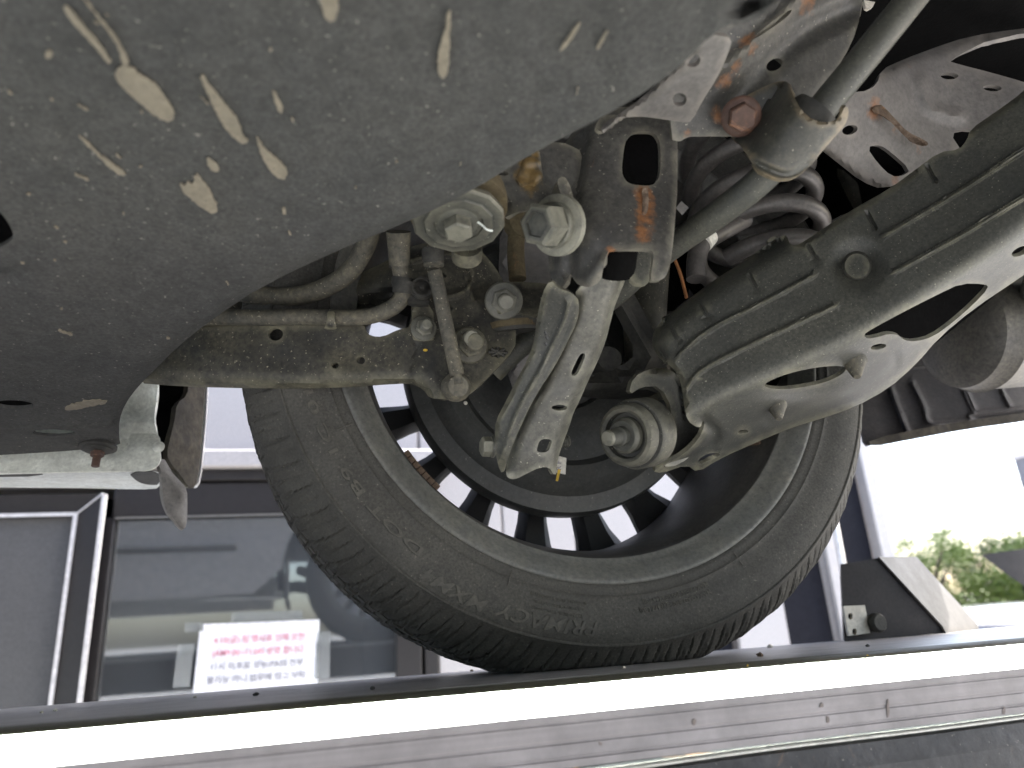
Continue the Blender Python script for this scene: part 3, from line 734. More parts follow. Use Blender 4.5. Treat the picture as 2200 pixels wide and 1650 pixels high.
# ---- body shell: outer side, roof and floor (closed above so no light leaks in)
WZC = .312; WY = .592
ARC_R, SIDE_Y = .425, .93
def body_side():
    # outer side sheet with wheel arch cut out, curved in section
    def yoff(z): return SIDE_Y+.035*math.sin(max(0, min(1, (z-.2)/.8))*math.pi)-.02*max(0, z-.9)*4
    xs_ = list(np.linspace(-3.2, -ARC_R, 24))+list(-ARC_R*np.cos(np.linspace(0, math.pi, 40)))[1:-1]+list(np.linspace(ARC_R, 1.05, 10))
    V = []; F = []; zs = 12
    for i, x in enumerate(xs_):
        z0 = .235 if x < -ARC_R else .34
        if abs(x) < ARC_R: z0 = max(z0, WZC+math.sqrt(max(0, ARC_R**2-x*x)))
        for k in range(zs):
            z = z0+(1.05-z0)*k/(zs-1); V.append((x, yoff(z), z))
        if i:
            b = (i-1)*zs
            for k in range(zs-1): F.append((b+k, b+k+1, b+zs+k+1, b+zs+k))
    n = len(V); V2 = V+[(x, y-.012, z) for x, y, z in V]; F2 = F+[tuple(n+i for i in reversed(f)) for f in F]
    # bottom edges
    for i in range(1, len(xs_)): F2.append(((i-1)*zs, i*zs, n+i*zs, n+(i-1)*zs))
    o = obj('body_side', V2, F2, M['bodyw'], car, 40)
    o['label'] = 'white outer body side with wheel arch'
    ms = MB(); ms.box((-3.0, .950, .425), (-.62, .972, .450)); ms.build('side_moulding', M['blackclean'], o, bevel=.012)
    for x in (-1.55,):
        MB().box((x-.003, .952, .24), (x+.003, .972, 1.0)).build('door_gap', M['blackclean'], o)
    g = [(-2.9, 1.055), (-2.3, 1.45), (-.9, 1.50), (.3, 1.42), (.95, 1.06)]
    return o
body_side()
m = MB()
prof = [(.90, 1.04), (.72, 1.46), (0, 1.52), (-1.3, 1.46), (-1.55, 1.04)]
V = []; F = []
for i, (x, s_) in enumerate(((-3.2, 0), (-2.2, 1), (.2, 1), (1.05, 0.05))):
    V += [(x, y, 1.04+(z-1.04)*s_) for y, z in prof]
    if i:
        b = (i-1)*5; F += [(b+j, b+j+1, b+6+j, b+5+j) for j in range(4)]
obj('greenhouse', V, F, M['carglass'], car)
MB().box((-3.2, -1.55, .245), (-.60, -1.50, 1.04)).box((-3.2, -1.52, 1.0), (1.05, .92, 1.04)).box((1.0, -1.5, .5), (1.05, .92, 1.04)).box((-.6, -1.55, .62), (1.05, -1.5, 1.04)).build('body_far_side', M['bodyw'], car)
fp = MB(); fp.box((-3.2, -1.5, .585), (1.0, .555, .60)).box((-3.2, -1.5, .40), (-.75, -.75, .585)).box((-3.2, .80, .30), (-.47, .915, .60))
fp.build('floor_pan', M['liner'], car)
# wheelhouse liner: arched shell
V = []; F = []; ys = (.545, .60, .75, .915); na = 30
for i in range(na+1):
    a = R(8+(168-8)*i/na); rr = ARC_R+.01*math.sin(i*1.7)
    for y in ys: V.append((rr*math.cos(a), y, WZC+rr*math.sin(a)))
    if i:
        b = (i-1)*4; F += [(b+j, b+j+1, b+5+j, b+4+j) for j in range(3)]
n = len(V); V += [(x*1.03, y, WZC+(z-WZC)*1.03) for x, y, z in V]; F += [tuple(n+i for i in reversed(f)) for f in F]
obj('wheelhouse_liner', V, F, M['liner'], car, 60)
# inner wheelhouse wall above the hub
V = [(-.75, .548, .46), (-.30, .548, .50), (.0, .548, .56), (.30, .548, .52), (.75, .548, .40), (.75, .548, .95), (-.75, .548, .95)]
V += [(x, y+.008, z) for x, y, z in V]
obj('inner_wheelhouse', V, [tuple(range(7)), tuple(range(13, 6, -1))]+[(i, i+7, (i+1) % 7+7, (i+1) % 7) for i in range(7)], M['liner'], car, 20)

# ---- wheel
wheel = None
def ring(prof, seg, fn=None):
    """profile (offset outward from the rim flange plane, radius) turned about the wheel axis"""
    V = []; F = []; k = len(prof)
    for i in range(seg):
        a = 2*math.pi*i/seg
        for j, (o, r_) in enumerate(prof):
            oo, rr = (o, r_) if fn is None else fn(a, j, o, r_)
            V.append((rr*math.cos(a), WY+oo, WZC+rr*math.sin(a)))
    for i in range(seg):
        b = i*k; c_ = ((i+1) % seg)*k
        for j in range(k-1): F.append((b+j, b+j+1, c_+j+1, c_+j))
    return V, F
# rim barrel and lip (inner side towards the camera)
rp_ = [(.010, .2415), (.003, .2445), (-.0005, .2462), (-.0030, .2462), (-.0045, .2448), (-.0045, .2425), (-.0030, .2405), (-.0015, .2380), (.0015, .2340), (.0055, .2295), (.0085, .2262), (.0100, .2235),
       (.0108, .2222), (.0135, .2216), (.0200, .2210), (.0240, .2190), (.0330, .2160), (.0480, .2120), (.0900, .2085), (.150, .2070), (.185, .2120), (.200, .2200), (.212, .2330), (.218, .2450), (.214, .2470), (.206, .2440),
       (.19, .226), (.12, .215), (.04, .226), (.018, .236)]
rp_ = rp_+[rp_[0]]
V, F = ring(rp_, 160)
wheel = obj('wheel', V, F, M['rimlip'], car, 50)
wheel.data.materials.append(M['barrel'])
for p in wheel.data.polygons:
    if WY+.0115 < p.center.y < WY+.19 and math.hypot(p.center.x, p.center.z-WZC) < .2222: p.material_index = 1
wheel['label'] = 'rear wheel with dusty dark rim and black tyre'
# tyre
TP = [(.006, .2405), (-.002, .2440), (-.0052, .2470), (-.0058, .2500), (-.0062, .2535), (-.0072, .2548), (-.0078, .2556), (-.0074, .2564), (-.0072, .2600), (-.0092, .2660), (-.0108, .2730), (-.0112, .2800), (-.0104, .2860), (-.0092, .2905),
      (-.0080, .2928), (-.0090, .2940), (-.0088, .2950), (-.0070, .2962), (-.0050, .2978), (-.0020, .3002), (.0018, .3036), (.0055, .3070), (.0095, .3106), (.0140, .3142), (.0190, .3176), (.0245, .3206), (.0300, .3226), (.0360, .3238),
      (.0440, .3246), (.0446, .3180), (.0520, .3180), (.0526, .3252), (.0640, .3256), (.0780, .3258), (.0786, .3190), (.0880, .3190), (.0886, .3262), (.1060, .3264), (.1260, .3262), (.1266, .3190), (.1360, .3190), (.1366, .3256),
      (.1600, .3250), (.1606, .3185), (.1690, .3185), (.1696, .3244), (.180, .3230), (.190, .3180), (.202, .3100), (.212, .2990), (.219, .2850), (.222, .2700), (.220, .2550), (.214, .2450)]
NP = 84; SEG = 1512
def tread(a, j, o, r_):
    if 19 <= j <= 47 and r_ > .3:
        s_ = (o+.002)/.04 if j < 29 else 1.0+((o-.044)/.14)*.8
        ph = (a*NP/(2*math.pi)+.42*s_+.16*s_*s_) % 1.0
        d = 0.0
        if j <= 28:
            if abs(ph-.30) < .036: d = .0024
            elif abs(ph-.80) < .030: d = .0018
            elif abs(ph-.55) < .029 and 21 < j < 27: d = .0012
            e = min(1, (j-18)/2.5); d *= e
        else:
            if abs(ph-.3) < .05: d = .0055
            elif abs(ph-.8) < .03: d = .003
        if d:
            L_ = math.hypot(.7, .7); 
            nx_, nr = (-.55, .83) if j < 26 else (-.1, 1)
            return o-nx_*d, r_-nr*d
        # block edges slightly uneven
        w_ = .0004*math.sin(a*37+j)+.0003*math.sin(a*91)
        return o, r_+w_
    return o, r_
V, F = ring(TP, SEG, tread)
# loaded tyre: flatten on the deck and bulge the sidewall there
out = []
for x, y, z in V:
    dzz = dz(y)+.0006
    if z < .022:
        k = max(0, (.022-z)/.022); 
        if y < .62: y -= .004*k*max(0, 1-(x/.12)**2)
    if z < dzz: z = dzz+(z-dzz)*.03
    out.append((x, y, z))
ty = obj('tyre', out, F, M['tyre'], wheel, 40)
# moulded lettering on the sidewall (reads with its head outwards)
def sidewall_y(r_):
    rs = [p[1] for p in TP[4:19]]; os_ = [p[0] for p in TP[4:19]]
    return WY+float(np.interp(r_, rs, os_))
def letters(txt, a_mid, r_mid, size, shear=0, h=.0006, stretch=1.0):
    V, F = text_mesh(txt, size, .5, shear)
    W_ = []
    for x, y, z in V:
        rr = r_mid+y; a = a_mid-x*stretch/r_mid
        W_.append((rr*math.cos(a), sidewall_y(rr)-(h if z < 0 else -.0004)*1.0, WZC+rr*math.sin(a)))
    obj('lettering', W_, F, M['letter'], wheel, 30)
def ang(u_, v_, Y=.585):
    p = P(u_, v_, Y); return math.atan2(p.z-WZC, p.x), math.hypot(p.x, p.z-WZC)
for txt, u_, v_, sz, sh, st, h in (("PRIMACY", 1178, 1338, .0160, .25, 1.3, .0008), ("MXM4", 978, 1272, .0145, .25, 1.45, .0008), ("DOT B9 1C 010X", 728, 990, .0110, 0, 2.5, .0008),
        ("SIDEWALL PLIES 2 POLYESTER", 1200, 1288, .0036, 0, 1.05, .0005), ("TREAD PLIES 2 POLYESTER", 1195, 1316, .0036, 0, 1.05, .0005), ("+ 1 POLYAMIDE + 2 STEEL", 1200, 1302, .0036, 0, 1.05, .0005),
        ("MAX LOAD 670 kg (1477 LBS)", 1450, 1296, .0055, 0, 1.0, .0006), ("MAX PRESS 300 kPa (44 PSI)", 1452, 1278, .0055, 0, 1.0, .0006)):
    a_, r_ = ang(u_, v_); letters(txt, a_, min(max(r_, .260), .289), sz, sh, h, st)
# radial mould ticks
for u_, v_ in ((768, 905), (1100, 1228), (1592, 1210)):
    a_, r_ = ang(u_, v_); m = MB()
    p0, p1 = [(rr*math.cos(a_), sidewall_y(rr)-.0003, WZC+rr*math.sin(a_)) for rr in (.2495, .2625)]
    m.add(*tube_data([p0, p1], .0004, 6, 1)); m.build('mould_tick', M['letter'], wheel)
# spokes
def spoke(a):
    # from hub to barrel, dark back with silver face
    x_ = Vector((math.cos(a), 0, math.sin(a))); t_ = Vector((-math.sin(a), 0, math.cos(a))); C0 = Vector((0, 0, WZC))
    st = [(.045, .014, .196, .040), (.085, .013, .198, .034), (.13, .0135, .199, .028), (.165, .016, .198, .026), (.19, .021, .196, .024), (.213, .030, .192, .022)]
    V = []; F = []
    for i, (r_, hw, y1, dp) in enumerate(st):
        for (s_, yy) in ((-1, y1-dp*.55), (-.55, y1-dp), (.55, y1-dp), (1, y1-dp*.55), (1, y1-.004), (.7, y1), (-.7, y1), (-1, y1-.004)):
            V.append(C0+x_*r_+t_*(hw*s_)+Vector((0, WY+yy, 0)))
        if i:
            b = (i-1)*8; F += [(b+k, b+8+k, b+8+(k+1) % 8, b+(k+1) % 8) for k in range(8)]
    F += [tuple(range(8)), tuple(range(len(V)-1, len(V)-9, -1))]
    o = obj('spoke', V, F, M['rimback'], wheel, 30)
    o.data.materials.append(M['rimface'])
    for p in o.data.polygons:
        if p.normal.y > .8 or p.center.y > WY+.1935: p.material_index = 1
for k in range(16): spoke(R(-163.8+22.5*k))
lathe('hub', [(.150, .0), (.150, .062), (.19, .066), (.199, .060), (.2, 0)], (0, WY, WZC), (0, 1, 0), M['rimback'], wheel, 40)
# leftover adhesive weights on the barrel
for (u_, v_), mt in (((905, 1010), 'rust'), ((1655, 962), 'rust2')):
    a_, r_ = ang(u_, v_, .62); m = MB()
    for k in range(7 if mt == 'rust' else 1):
        aa = a_+(k-3)*.030 if mt == 'rust' else a_
        for s_ in (0,):
            c0 = Vector((math.cos(aa), 0, math.sin(aa))); tt = Vector((-math.sin(aa), 0, math.cos(aa)))
            rr = .2165; yy = WY+.030; hw_ = .0028 if mt == 'rust' else .0014
            q = [Vector((0, yy, WZC))+c0*rr-tt*hw_, Vector((0, yy, WZC))+c0*rr+tt*hw_, Vector((0, yy+.016, WZC))+c0*(rr-.003)+tt*hw_, Vector((0, yy+.016, WZC))+c0*(rr-.003)-tt*hw_]
            q2 = [p-c0*.005 for p in q]
            m.add(q+q2, [(0, 1, 2, 3), (7, 6, 5, 4), (0, 4, 5, 1), (1, 5, 6, 2), (2, 6, 7, 3), (3, 7, 4, 0)])
    m.build('balance_weight', M['rust'], wheel)

lathe('far_wheel_blocker', [(-.10, .10), (-.10, .23), (-.108, .25), (-.108, .29), (-.09, .318), (.09, .318), (.108, .29), (.108, .25), (.10, .23), (.06, .10), (.06, 0)], (0, -.88, .316), (0, 1, 0), M['tyre'], car, 48)  # unseen wheel, added to hold back sky light from the far side
# ---- brake shield and disc, hub carrier
bp_ = [(.0, .03), (.012, .055), (.006, .060), (.006, .115), (-.002, .122), (-.004, .138), (.004, .147), (.010, .152), (.012, .168), (.018, .1705), (.034, .1705), (.036, .166), (.036, .06)]
shield = lathe('brake_shield', [(t_+.088, r_) for t_, r_ in bp_], (0, WY, WZC), (0, 1, 0), M['disc'], car, 120, 30)
shield['label'] = 'black brake backing plate inside the wheel'
sheet('sticker', [(1194, 978), (1217, 984), (1215, 1019), (1189, 1014)], [(1200, 1000, WY+.082)], M['sticker'], shield, step=12, thick=.0008, chk=0)
V, F = text_mesh("R F", .010); mm = [P(1203-y*1500-2, 1000-x*1500*1.0, WY+.0805) for x, y, z in V]
obj('sticker_print', mm, F, M['inkblack'], shield, smooth=False)
sheet('paint_mark', [(1199, 1008), (1205, 1009), (1199, 1034), (1194, 1033)], [(1200, 1000, WY+.0798)], M['yellow'], shield, step=12, thick=.0005, chk=0)
lathe('rivet', [(0, .0022), (-.0015, .0015), (-.002, 0)], P(1000, 866, WY+.086), (0, 1, 0), M['sticker'], shield, 12)

knuckle = sheet('knuckle', [(1075, 480), (1130, 470), (1180, 500), (1190, 600), (1160, 640), (1150, 720), (1140, 860), (1090, 830), (1085, 700), (1070, 600)], [(1120, 650, .63)], M['cast'], car, feats=[f_noise(.006, 40, 2), f_roll([(1075, 480), (1070, 600), (1085, 700), (1090, 830)], 30, .02)], thick=.02)
k2 = sheet('knuckle_web', [(1290, 600), (1340, 590), (1400, 700), (1440, 790), (1420, 850), (1320, 860), (1230, 850), (1235, 810), (1330, 790), (1370, 760), (1330, 690)], [(1230, 840, .60), (1400, 700, .57), (1400, 830, .58)], M['rubber'], knuckle, feats=[f_noise(.005, 30, 3), f_roll([(1230, 850), (1320, 860), (1420, 850)], 24, .02), f_rib([(1235, 830), (1340, 815), (1395, 770), (1350, 690), (1310, 610)], 22, .010)], thick=.016)
lathe('knuckle_boss', [(0, .0), (0, .012), (.01, .016), (.04, .02)], P(1310, 770, .585), (.1, 1, .05), M['rubber'], knuckle, 20)
sheet('caliper', [(1395, 690), (1480, 660), (1490, 780), (1440, 800), (1400, 760)], [(1430, 720, .60)], M['cast'], car, feats=[f_noise(.008, 22, 9)], thick=.03)
# damper behind the link
tube('damper', [P(1400, 860, .62), P(1385, 700, .60), P(1390, 560, .60), P(1400, 430, .60)], [.022, .022, .024, .024], M['black'], car, 20, 3)
tube('brake_hose', [P(1447, 550, .55), P(1462, 590, .55), P(1475, 640, .55)], .0016, M['orange'], car, 8)

# ---- underbody panel
PZ0 = lambda Y: .225+.075*(.75-Y)/.55
def panelY(q):
    d = rays(q[:, 0], q[:, 1]); k = d[:, 2]/d[:, 1]
    # CAMz + k*Y = .225+.075*(.75-Y)/.55
    return (.225+.075*.75/.55-CAM[2])/(k+.075/.55)
edge = [(1760, -80), (1690, -8), (1610, 34), (1530, 72), (1478, 128), (1400, 190), (1290, 254), (1160, 320), (1000, 418), (880, 475), (720, 540), (560, 616), (450, 690), (376, 750), (338, 790), (300, 826), (269, 867), (256, 903), (256, 941), (260, 957)]
outl = [(-420, -160), (700, -170), (1400, -150)]+edge+[(190, 966), (0, 978), (-420, 1000)]
panel = sheet('underbody_panel', outl, panelY, M['panel'], car, holes=[ell(30, 869, 42, 9, 2), ell(116, 930, 47, 7.5, 1), chaikin([(-30, 430), (8, 462), (32, 505), (20, 522), (-30, 545)], 2)],
      feats=[f_roll(edge[8:], 26, .014), f_roll(edge[:9], 12, .004), f_noise(.0022, 120, 4), f_noise(.0012, 45, 5), f_rib([(380, 760), (310, 835), (280, 880), (262, 930)], 10, -.004),
             f_rib([(-420, 925), (0, 921), (160, 921), (250, 912)], 9, .004), f_boss(0, 590, 60, -.01, .9, .35), f_boss(1610, 10, 75, -.02, .9, .5, -25), f_boss(215, 958, 45, -.006, .5, .4)], step=19, thick=.003, chk=1)
panel['label'] = 'grey felt underbody panel with dried mud splashes'
def splash(pts, off=.0012, chk=2):
    rg = random.Random(len(pts)*7+int(pts[0][0]))
    p = densify(chaikin(pts, 1), 5); p = [(a+rg.uniform(-1.6, 1.6), b+rg.uniform(-1.6, 1.6)) for a, b in p]
    fn = lambda q: panelY(q)-off-.0010+f_noise(.0022, 120, 4)(q)+f_noise(.0012, 45, 5)(q)
    sheet('mud_splash', p, fn, M['mudsplash'], panel, step=10, thick=.0012, chk=0, feats=[f_noise(.0003, 6, 1)])
splash([(243, 158), (262, 140), (288, 146), (296, 162), (325, 172), (352, 205), (375, 238), (374, 256), (364, 263), (340, 257), (300, 222), (262, 190)])
splash([(262, 142), (280, 140), (262, 105), (238, 65), (205, 28), (182, 0), (172, -10), (186, 8), (225, 58), (255, 105)])
splash([(232, 140), (241, 132), (215, 95), (180, 58), (150, 20), (134, 8), (140, 30), (170, 66), (205, 102)])
splash([(430, 168), (436, 160), (446, 178), (468, 205), (492, 235), (515, 265), (522, 298), (535, 300), (524, 312), (508, 302), (478, 270), (460, 232), (445, 200)])
splash([(548, 292), (556, 300), (568, 322), (590, 338), (612, 358), (618, 378), (608, 388), (590, 380), (572, 355), (562, 335)])
splash([(385, 393), (400, 402), (402, 390), (415, 398), (420, 372), (432, 382), (452, 412), (470, 450), (460, 462), (440, 452), (410, 428), (392, 412)])
splash([(962, 22), (970, 30), (966, 70), (966, 110), (964, 150), (955, 170), (944, 166), (939, 140), (946, 96), (958, 60)])
splash([(690, -10), (724, -10), (728, 20), (722, 42), (708, 50), (696, 36), (690, 10)])
splash([(168, 292), (178, 297), (210, 330), (240, 352), (270, 372), (266, 380), (245, 370), (212, 340)])
splash([(584, 196), (592, 200), (600, 216), (610, 240), (602, 245), (592, 228)])
splash([(442, 340), (452, 342), (470, 358), (472, 368), (456, 368), (446, 354)])
splash([(1244, 48), (1250, 52), (1216, 102), (1202, 112), (1208, 98)]); splash([(1304, 66), (1308, 70), (1286, 106), (1280, 104)])
splash([(604, 450), (612, 446), (616, 458), (610, 464)]); splash([(98, 112), (108, 108), (113, 118), (104, 128), (98, 124)])
splash([(134, 880), (160, 866), (200, 858), (232, 862), (226, 868), (190, 874), (150, 884)])
rg = random.Random(11)
for k in range(46):
    u_, v_ = rg.uniform(20, 1350), rg.uniform(20, 880)
    if not inpoly(np.array([[u_, v_]]), edge+[(0, 978), (0, -10)])[0] or dpoly(np.array([[u_, v_]]), edge)[0] < 25: continue
    a = math.atan2(900-v_, 900-u_)+rg.uniform(-.3, .3); L_ = rg.uniform(2, 16 if rg.random() < .3 else 6); w_ = rg.uniform(1.2, 3)
    c, s = math.cos(a), math.sin(a)
    splash([(u_+c*L_-s*w_*.6, v_+s*L_+c*w_*.6), (u_-c*L_-s*w_*.3, v_-s*L_+c*w_*.3), (u_-c*L_+s*w_*.3, v_-s*L_-c*w_*.3), (u_+c*L_+s*w_, v_+s*L_-c*w_)])
pb = panelY(np.array([[211, 962.]]))[0]
lathe('grommet', [(0, .0165), (.0025, .0165), (.0035, .013), (.0045, .013), (.006, .010), (.006, 0)], P(211, 958, pb-.001), (0, -.15, -1), M['rubber'], panel, 28)
bolt('bolt', P(211, 966, pb-.001), (0, -.15, -1), .006, M['rustbolt'], panel, washer=1.2, head=1.0, stud=.010, studr=.62)

# ---- sill, rocker, wheel arch front
sill = sheet('sill', [(-420, 930), (230, 900), (262, 800), (342, 800), (338, 840), (334, 872), (331, 905), (337, 930), (346, 945), (344, 965), (346, 990), (330, 1008), (300, 1012), (100, 1014), (-420, 1030)],
    [(300, 830, .80), (300, 1000, .79), (0, 1000, .79), (-300, 1000, .79), (250, 850, .80)], M['paint'], car, feats=[f_rib([(240, 960), (300, 930), (345, 935)], 28, -.012), f_noise(.0012, 30, 7), f_boss(300, 860, 50, -.014, .9)], step=13, thick=.003)
sill['label'] = 'pale mint tinted white sill flange'
lathe('plug', [(0, .005), (.003, .006), (.005, .003), (.005, 0)], P(342, 962, .788), (0, -1, .1), M['paint'], sill, 14)
rock = sheet('rocker', [(-420, 1022), (0, 1017), (200, 1015), (346, 1013), (348, 1049), (300, 1052), (150, 1048), (-420, 1046)], [(-400, 1020, .80), (340, 1014, .80), (-400, 1046, .90), (340, 1050, .90)], M['rocker'], car, feats=[f_roll([(-420, 1046), (150, 1048), (348, 1049)], 14, .02)], step=14, thick=.003)
sheet('drain_slot', [(-10, 1018), (88, 1016), (92, 1020), (60, 1024), (-10, 1025)], [(0, 1020, .80), (80, 1018, .80), (0, 1030, .83)], M['blackclean'], rock, step=12, thick=.0006, feats=[lambda q: -.0012+0*q[:, 0]], chk=0)
sheet('jack_pad', [(275, 1016), (343, 1012), (344, 1042), (318, 1042), (296, 1036)], [(275, 1020, .80), (340, 1014, .80), (340, 1045, .87)], M['blackclean'], rock, feats=[f_boss(312, 1030, 20, -.004, .5, .4), lambda q: -.002+0*q[:, 0]], step=9, thick=.001)
sheet('cavity_shade', [(330, 780), (395, 780), (395, 1000), (330, 1000)], [(360, 900, .90)], M['liner'], car, thick=.01, chk=0, step=30)  # black sheet for the shade in the hole behind the sill
sheet('mud_guard_liner', [(384, 780), (446, 780), (436, 900), (430, 1000), (420, 1050), (404, 1046), (388, 1020), (366, 995), (358, 975), (366, 940), (376, 900), (380, 866), (402, 850), (406, 820)], [(380, 900, .85), (430, 800, .90), (430, 1040, .90), (370, 1000, .85)], M['mud'], car, feats=[f_noise(.003, 18, 12), f_noise(.0012, 7, 13)], step=7, thick=.006)
sheet('arch_edge', [(438, 790), (447, 790), (445, 860), (440, 930), (432, 1010), (425, 1044), (405, 1046), (418, 1036), (426, 990), (433, 900)], [(440, 900, .925)], M['bodyw'], car, step=7, thick=.010)
sheet('liner_clip_strip', [(364, 1010), (370, 1008), (404, 1046), (399, 1048)], [(380, 1030, .86)], M['zinc'], car, step=8, thick=.003, chk=0)
sheet('rubber_flap', [(328, 986), (352, 986), (356, 990), (364, 1005), (372, 1018), (388, 1034), (402, 1050), (403, 1090), (401, 1130), (394, 1138), (384, 1132), (372, 1115), (358, 1100), (352, 1080), (347, 1040), (346, 1003), (332, 998)], [(340, 990, .80), (350, 1100, .80), (400, 1100, .815)], M['flap'], car, feats=[f_roll([(352, 986), (388, 1034), (403, 1060), (402, 1130)], 14, .006), f_noise(.002, 25, 8)], step=8, thick=.005)

# ---- trailing arm
arm_out = [(280, 700), (422, 694), (700, 696), (782, 696), (786, 711), (797, 722), (822, 724), (855, 708), (884, 702), (884, 655), (876, 600), (872, 548), (885, 525), (960, 520), (1030, 535), (1062, 570), (1085, 610), (1100, 640), (1109, 713), (1107, 749), (1060, 800), (1018, 840), (996, 851), (960, 857), (924, 857), (909, 836), (884, 825), (860, 824), (727, 834), (560, 835), (400, 831), (280, 822)]
low = [(280, 822), (400, 831), (560, 835), (727, 834), (860, 824), (884, 825), (909, 836), (924, 857)]
tctrl = [(280, 700, .62), (280, 830, .62), (420, 760, .595), (540, 700, .572), (540, 830, .572), (760, 760, .553), (900, 700, .535), (900, 840, .535), (1100, 700, .53), (1000, 540, .53), (1000, 840, .53)]
tarm = sheet('trailing_arm', arm_out, tctrl, M['black'], car, holes=[ell(592, 718, 16, 14), ell(720, 785, 8, 7), ell(775, 774, 9.5, 8.5), chaikin([(946, 583), (960, 590), (960, 597), (950, 597)], 1), ell(1069, 757, 15, 10, -10), ell(966, 662, 8, 7)],
      feats=[f_roll(low, 36, .017), f_rib([(884, 560), (950, 545), (1000, 560), (1015, 600), (990, 630), (940, 640)], 10, .004), f_rib([(893, 740), (880, 800)], 14, -.004), f_rib([(1000, 590), (1018, 650)], 10, .003), f_noise(.0012, 60, 20), f_noise(.0007, 20, 21)], step=11, thick=.004)
tarm['label'] = 'black dusty trailing arm with bolted carrier plate'
sheet('arm_web', [(400, 600), (560, 610), (640, 640), (720, 615), (800, 575), (860, 545), (890, 560), (888, 625), (850, 660), (800, 690), (770, 706), (420, 712)], [(420, 650, .66), (700, 650, .62), (880, 600, .57), (880, 700, .57)], M['black'], tarm, feats=[f_roll([(400, 600), (640, 640), (860, 545)], 30, .02), f_rib([(460, 660), (700, 668), (860, 630)], 22, -.012)], step=14)
HO = .548
tube('hose', [P(350, 690, .60), P(450, 682, .58), P(560, 683, .566), P(640, 681, .558), P(705, 682, .551), P(770, 682, .543), P(820, 672, .536), P(858, 648, .528), P(866, 618, .522), P(862, 590, .518), P(857, 560, .512), P(856, 520, .50)], [.0068]*12, M['hose'], tarm, 14)
for u_, v_, r_ in ((868, 612, .0095), (866, 622, .0085), (864, 604, .0085), (858, 570, .0085)):
    lathe('hose_collar', [(-.003, r_*.9), (-.003, r_), (.003, r_), (.003, r_*.9)], P(u_, v_, .520), P(u_+2, v_-20, .517)-P(u_, v_, .520), M['rubber'], tarm, 18)
lathe('hose_sleeve', [(-.012, .0082), (.014, .0098)], P(857, 536, .505), P(856, 510, .50)-P(857, 545, .508), M['hose'], tarm, 18)
tube('brake_pipe', [P(400, 590, .62), P(500, 624, .60), P(560, 634, .59), P(620, 638, .58), P(690, 622, .565), P(750, 585, .55), P(785, 530, .535), P(800, 480, .52), P(815, 420, .50)], .0082, M['hose'], car, 14)
lathe('pipe_clamp', [(-.005, .0095), (-.005, .012), (.005, .012), (.005, .0095)], P(803, 478, .515), P(806, 460, .512)-P(803, 478, .515), M['hose'], car, 16)
sheet('hose_clip', [(702, 668), (720, 668), (719, 686), (722, 700), (724, 706), (696, 706), (700, 698), (703, 686)], [(710, 690, .5395)], M['black'], tarm, feats=[f_boss(711, 680, 16, .004, .8, 1.2)], step=6, thick=.002)
sheet('clip_strap', [(884, 652), (930, 652), (934, 724), (930, 733), (890, 733), (885, 724)], [(910, 700, .527)], M['black'], tarm, feats=[f_roll([(884, 652), (885, 724), (890, 733), (930, 733), (934, 724)], 6, .002)], step=8, thick=.003)
bolt('bolt', P(910, 706, .524), (.05, -1, -.12), .0070, M['zinc'], tarm, washer=1.5, head=.5, stud=.009, studr=.6)
# push clip: ring with cross spokes
cc = P(905, 622, .520); m = MB()
m.add(*lathe_data([(-.004, .0095), (-.006, .0085), (-.006, .0068), (-.001, .0068), (.004, .0078), (.004, .0095), (-.004, .0095)], cc, (0, 1, .1), 26))
for k in range(3):
    a = k*math.pi/3+.4; d_ = Vector((math.cos(a), 0, math.sin(a)))*.0078
    m.add(*tube_data([cc-d_, cc+d_], .0009, 6, 1))
m.add(*lathe_data([(-.005, 0), (-.005, .0022), (.003, .0022)], cc, (0, 1, .1), 10))
m.build('push_clip', M['rubber'], tarm, 30)
sheet('clip_body', [(872, 610), (892, 612), (892, 642), (922, 644), (922, 656), (880, 652), (872, 640)], [(895, 640, .522)], M['rubber'], tarm, step=8, thick=.006)
# height sensor rod
rod = tube('sensor_rod', [P(931, 556, .50), P(931, 580, .500)], .0050, M['hose'], car, 14, 1)
rod['label'] = 'thin vertical sensor rod with ball ends'
tube('rod_shaft', [P(934, 584, .500), P(982, 806, .512)], .0058, M['hose'], rod, 16, 1)
tube('rod_tip', [P(981, 800, .512), P(985, 826, .513)], .0036, M['hose'], rod, 12, 1)
lathe('ball_cup', [(-.004, .0085), (-.004, .0112), (.002, .0118), (.006, .010), (.010, .008), (.010, 0)], P(979, 832, .522), (.05, -1, -.25), M['hose'], rod, 22)
lathe('rod_collar', [(-.003, .0065), (-.003, .0082), (.003, .0082), (.004, .0060)], P(932, 563, .498), (0, .1, -1), M['hose'], rod, 18)
lathe('rod_boot', [(0, .009), (.008, .0085), (.012, .006)], P(930, 538, .495), (0, .1, -1), M['rubber'], rod, 18)
bolt('bolt', P(1008, 742, .526), (.05, -1, -.22), .0105, M['black'], tarm, washer=1.45, head=.55, stud=.013, studr=.66)
lathe('bolt_cap', [(0, .0066), (.006, .0066), (.0072, .0055), (.0072, 0)], P(1010, 729, .512), (.05, -1, -.22), M['zinc'], tarm, 18)
m = MB()
cc = P(1070, 757, .527)
for k in range(4):
    a = k*math.pi/4; d_ = Vector((math.cos(a)*.008, 0, math.sin(a)*.0045)); m.add(*tube_data([cc-d_, cc+d_], .0014, 6, 1))
m.build('plug_clip', M['rubber'], tarm)
sheet('paint_dot', ell(914, 752, 5, 2.6), [(914, 752, .5322)], M['yellow'], tarm, step=6, thick=.0006, chk=0)
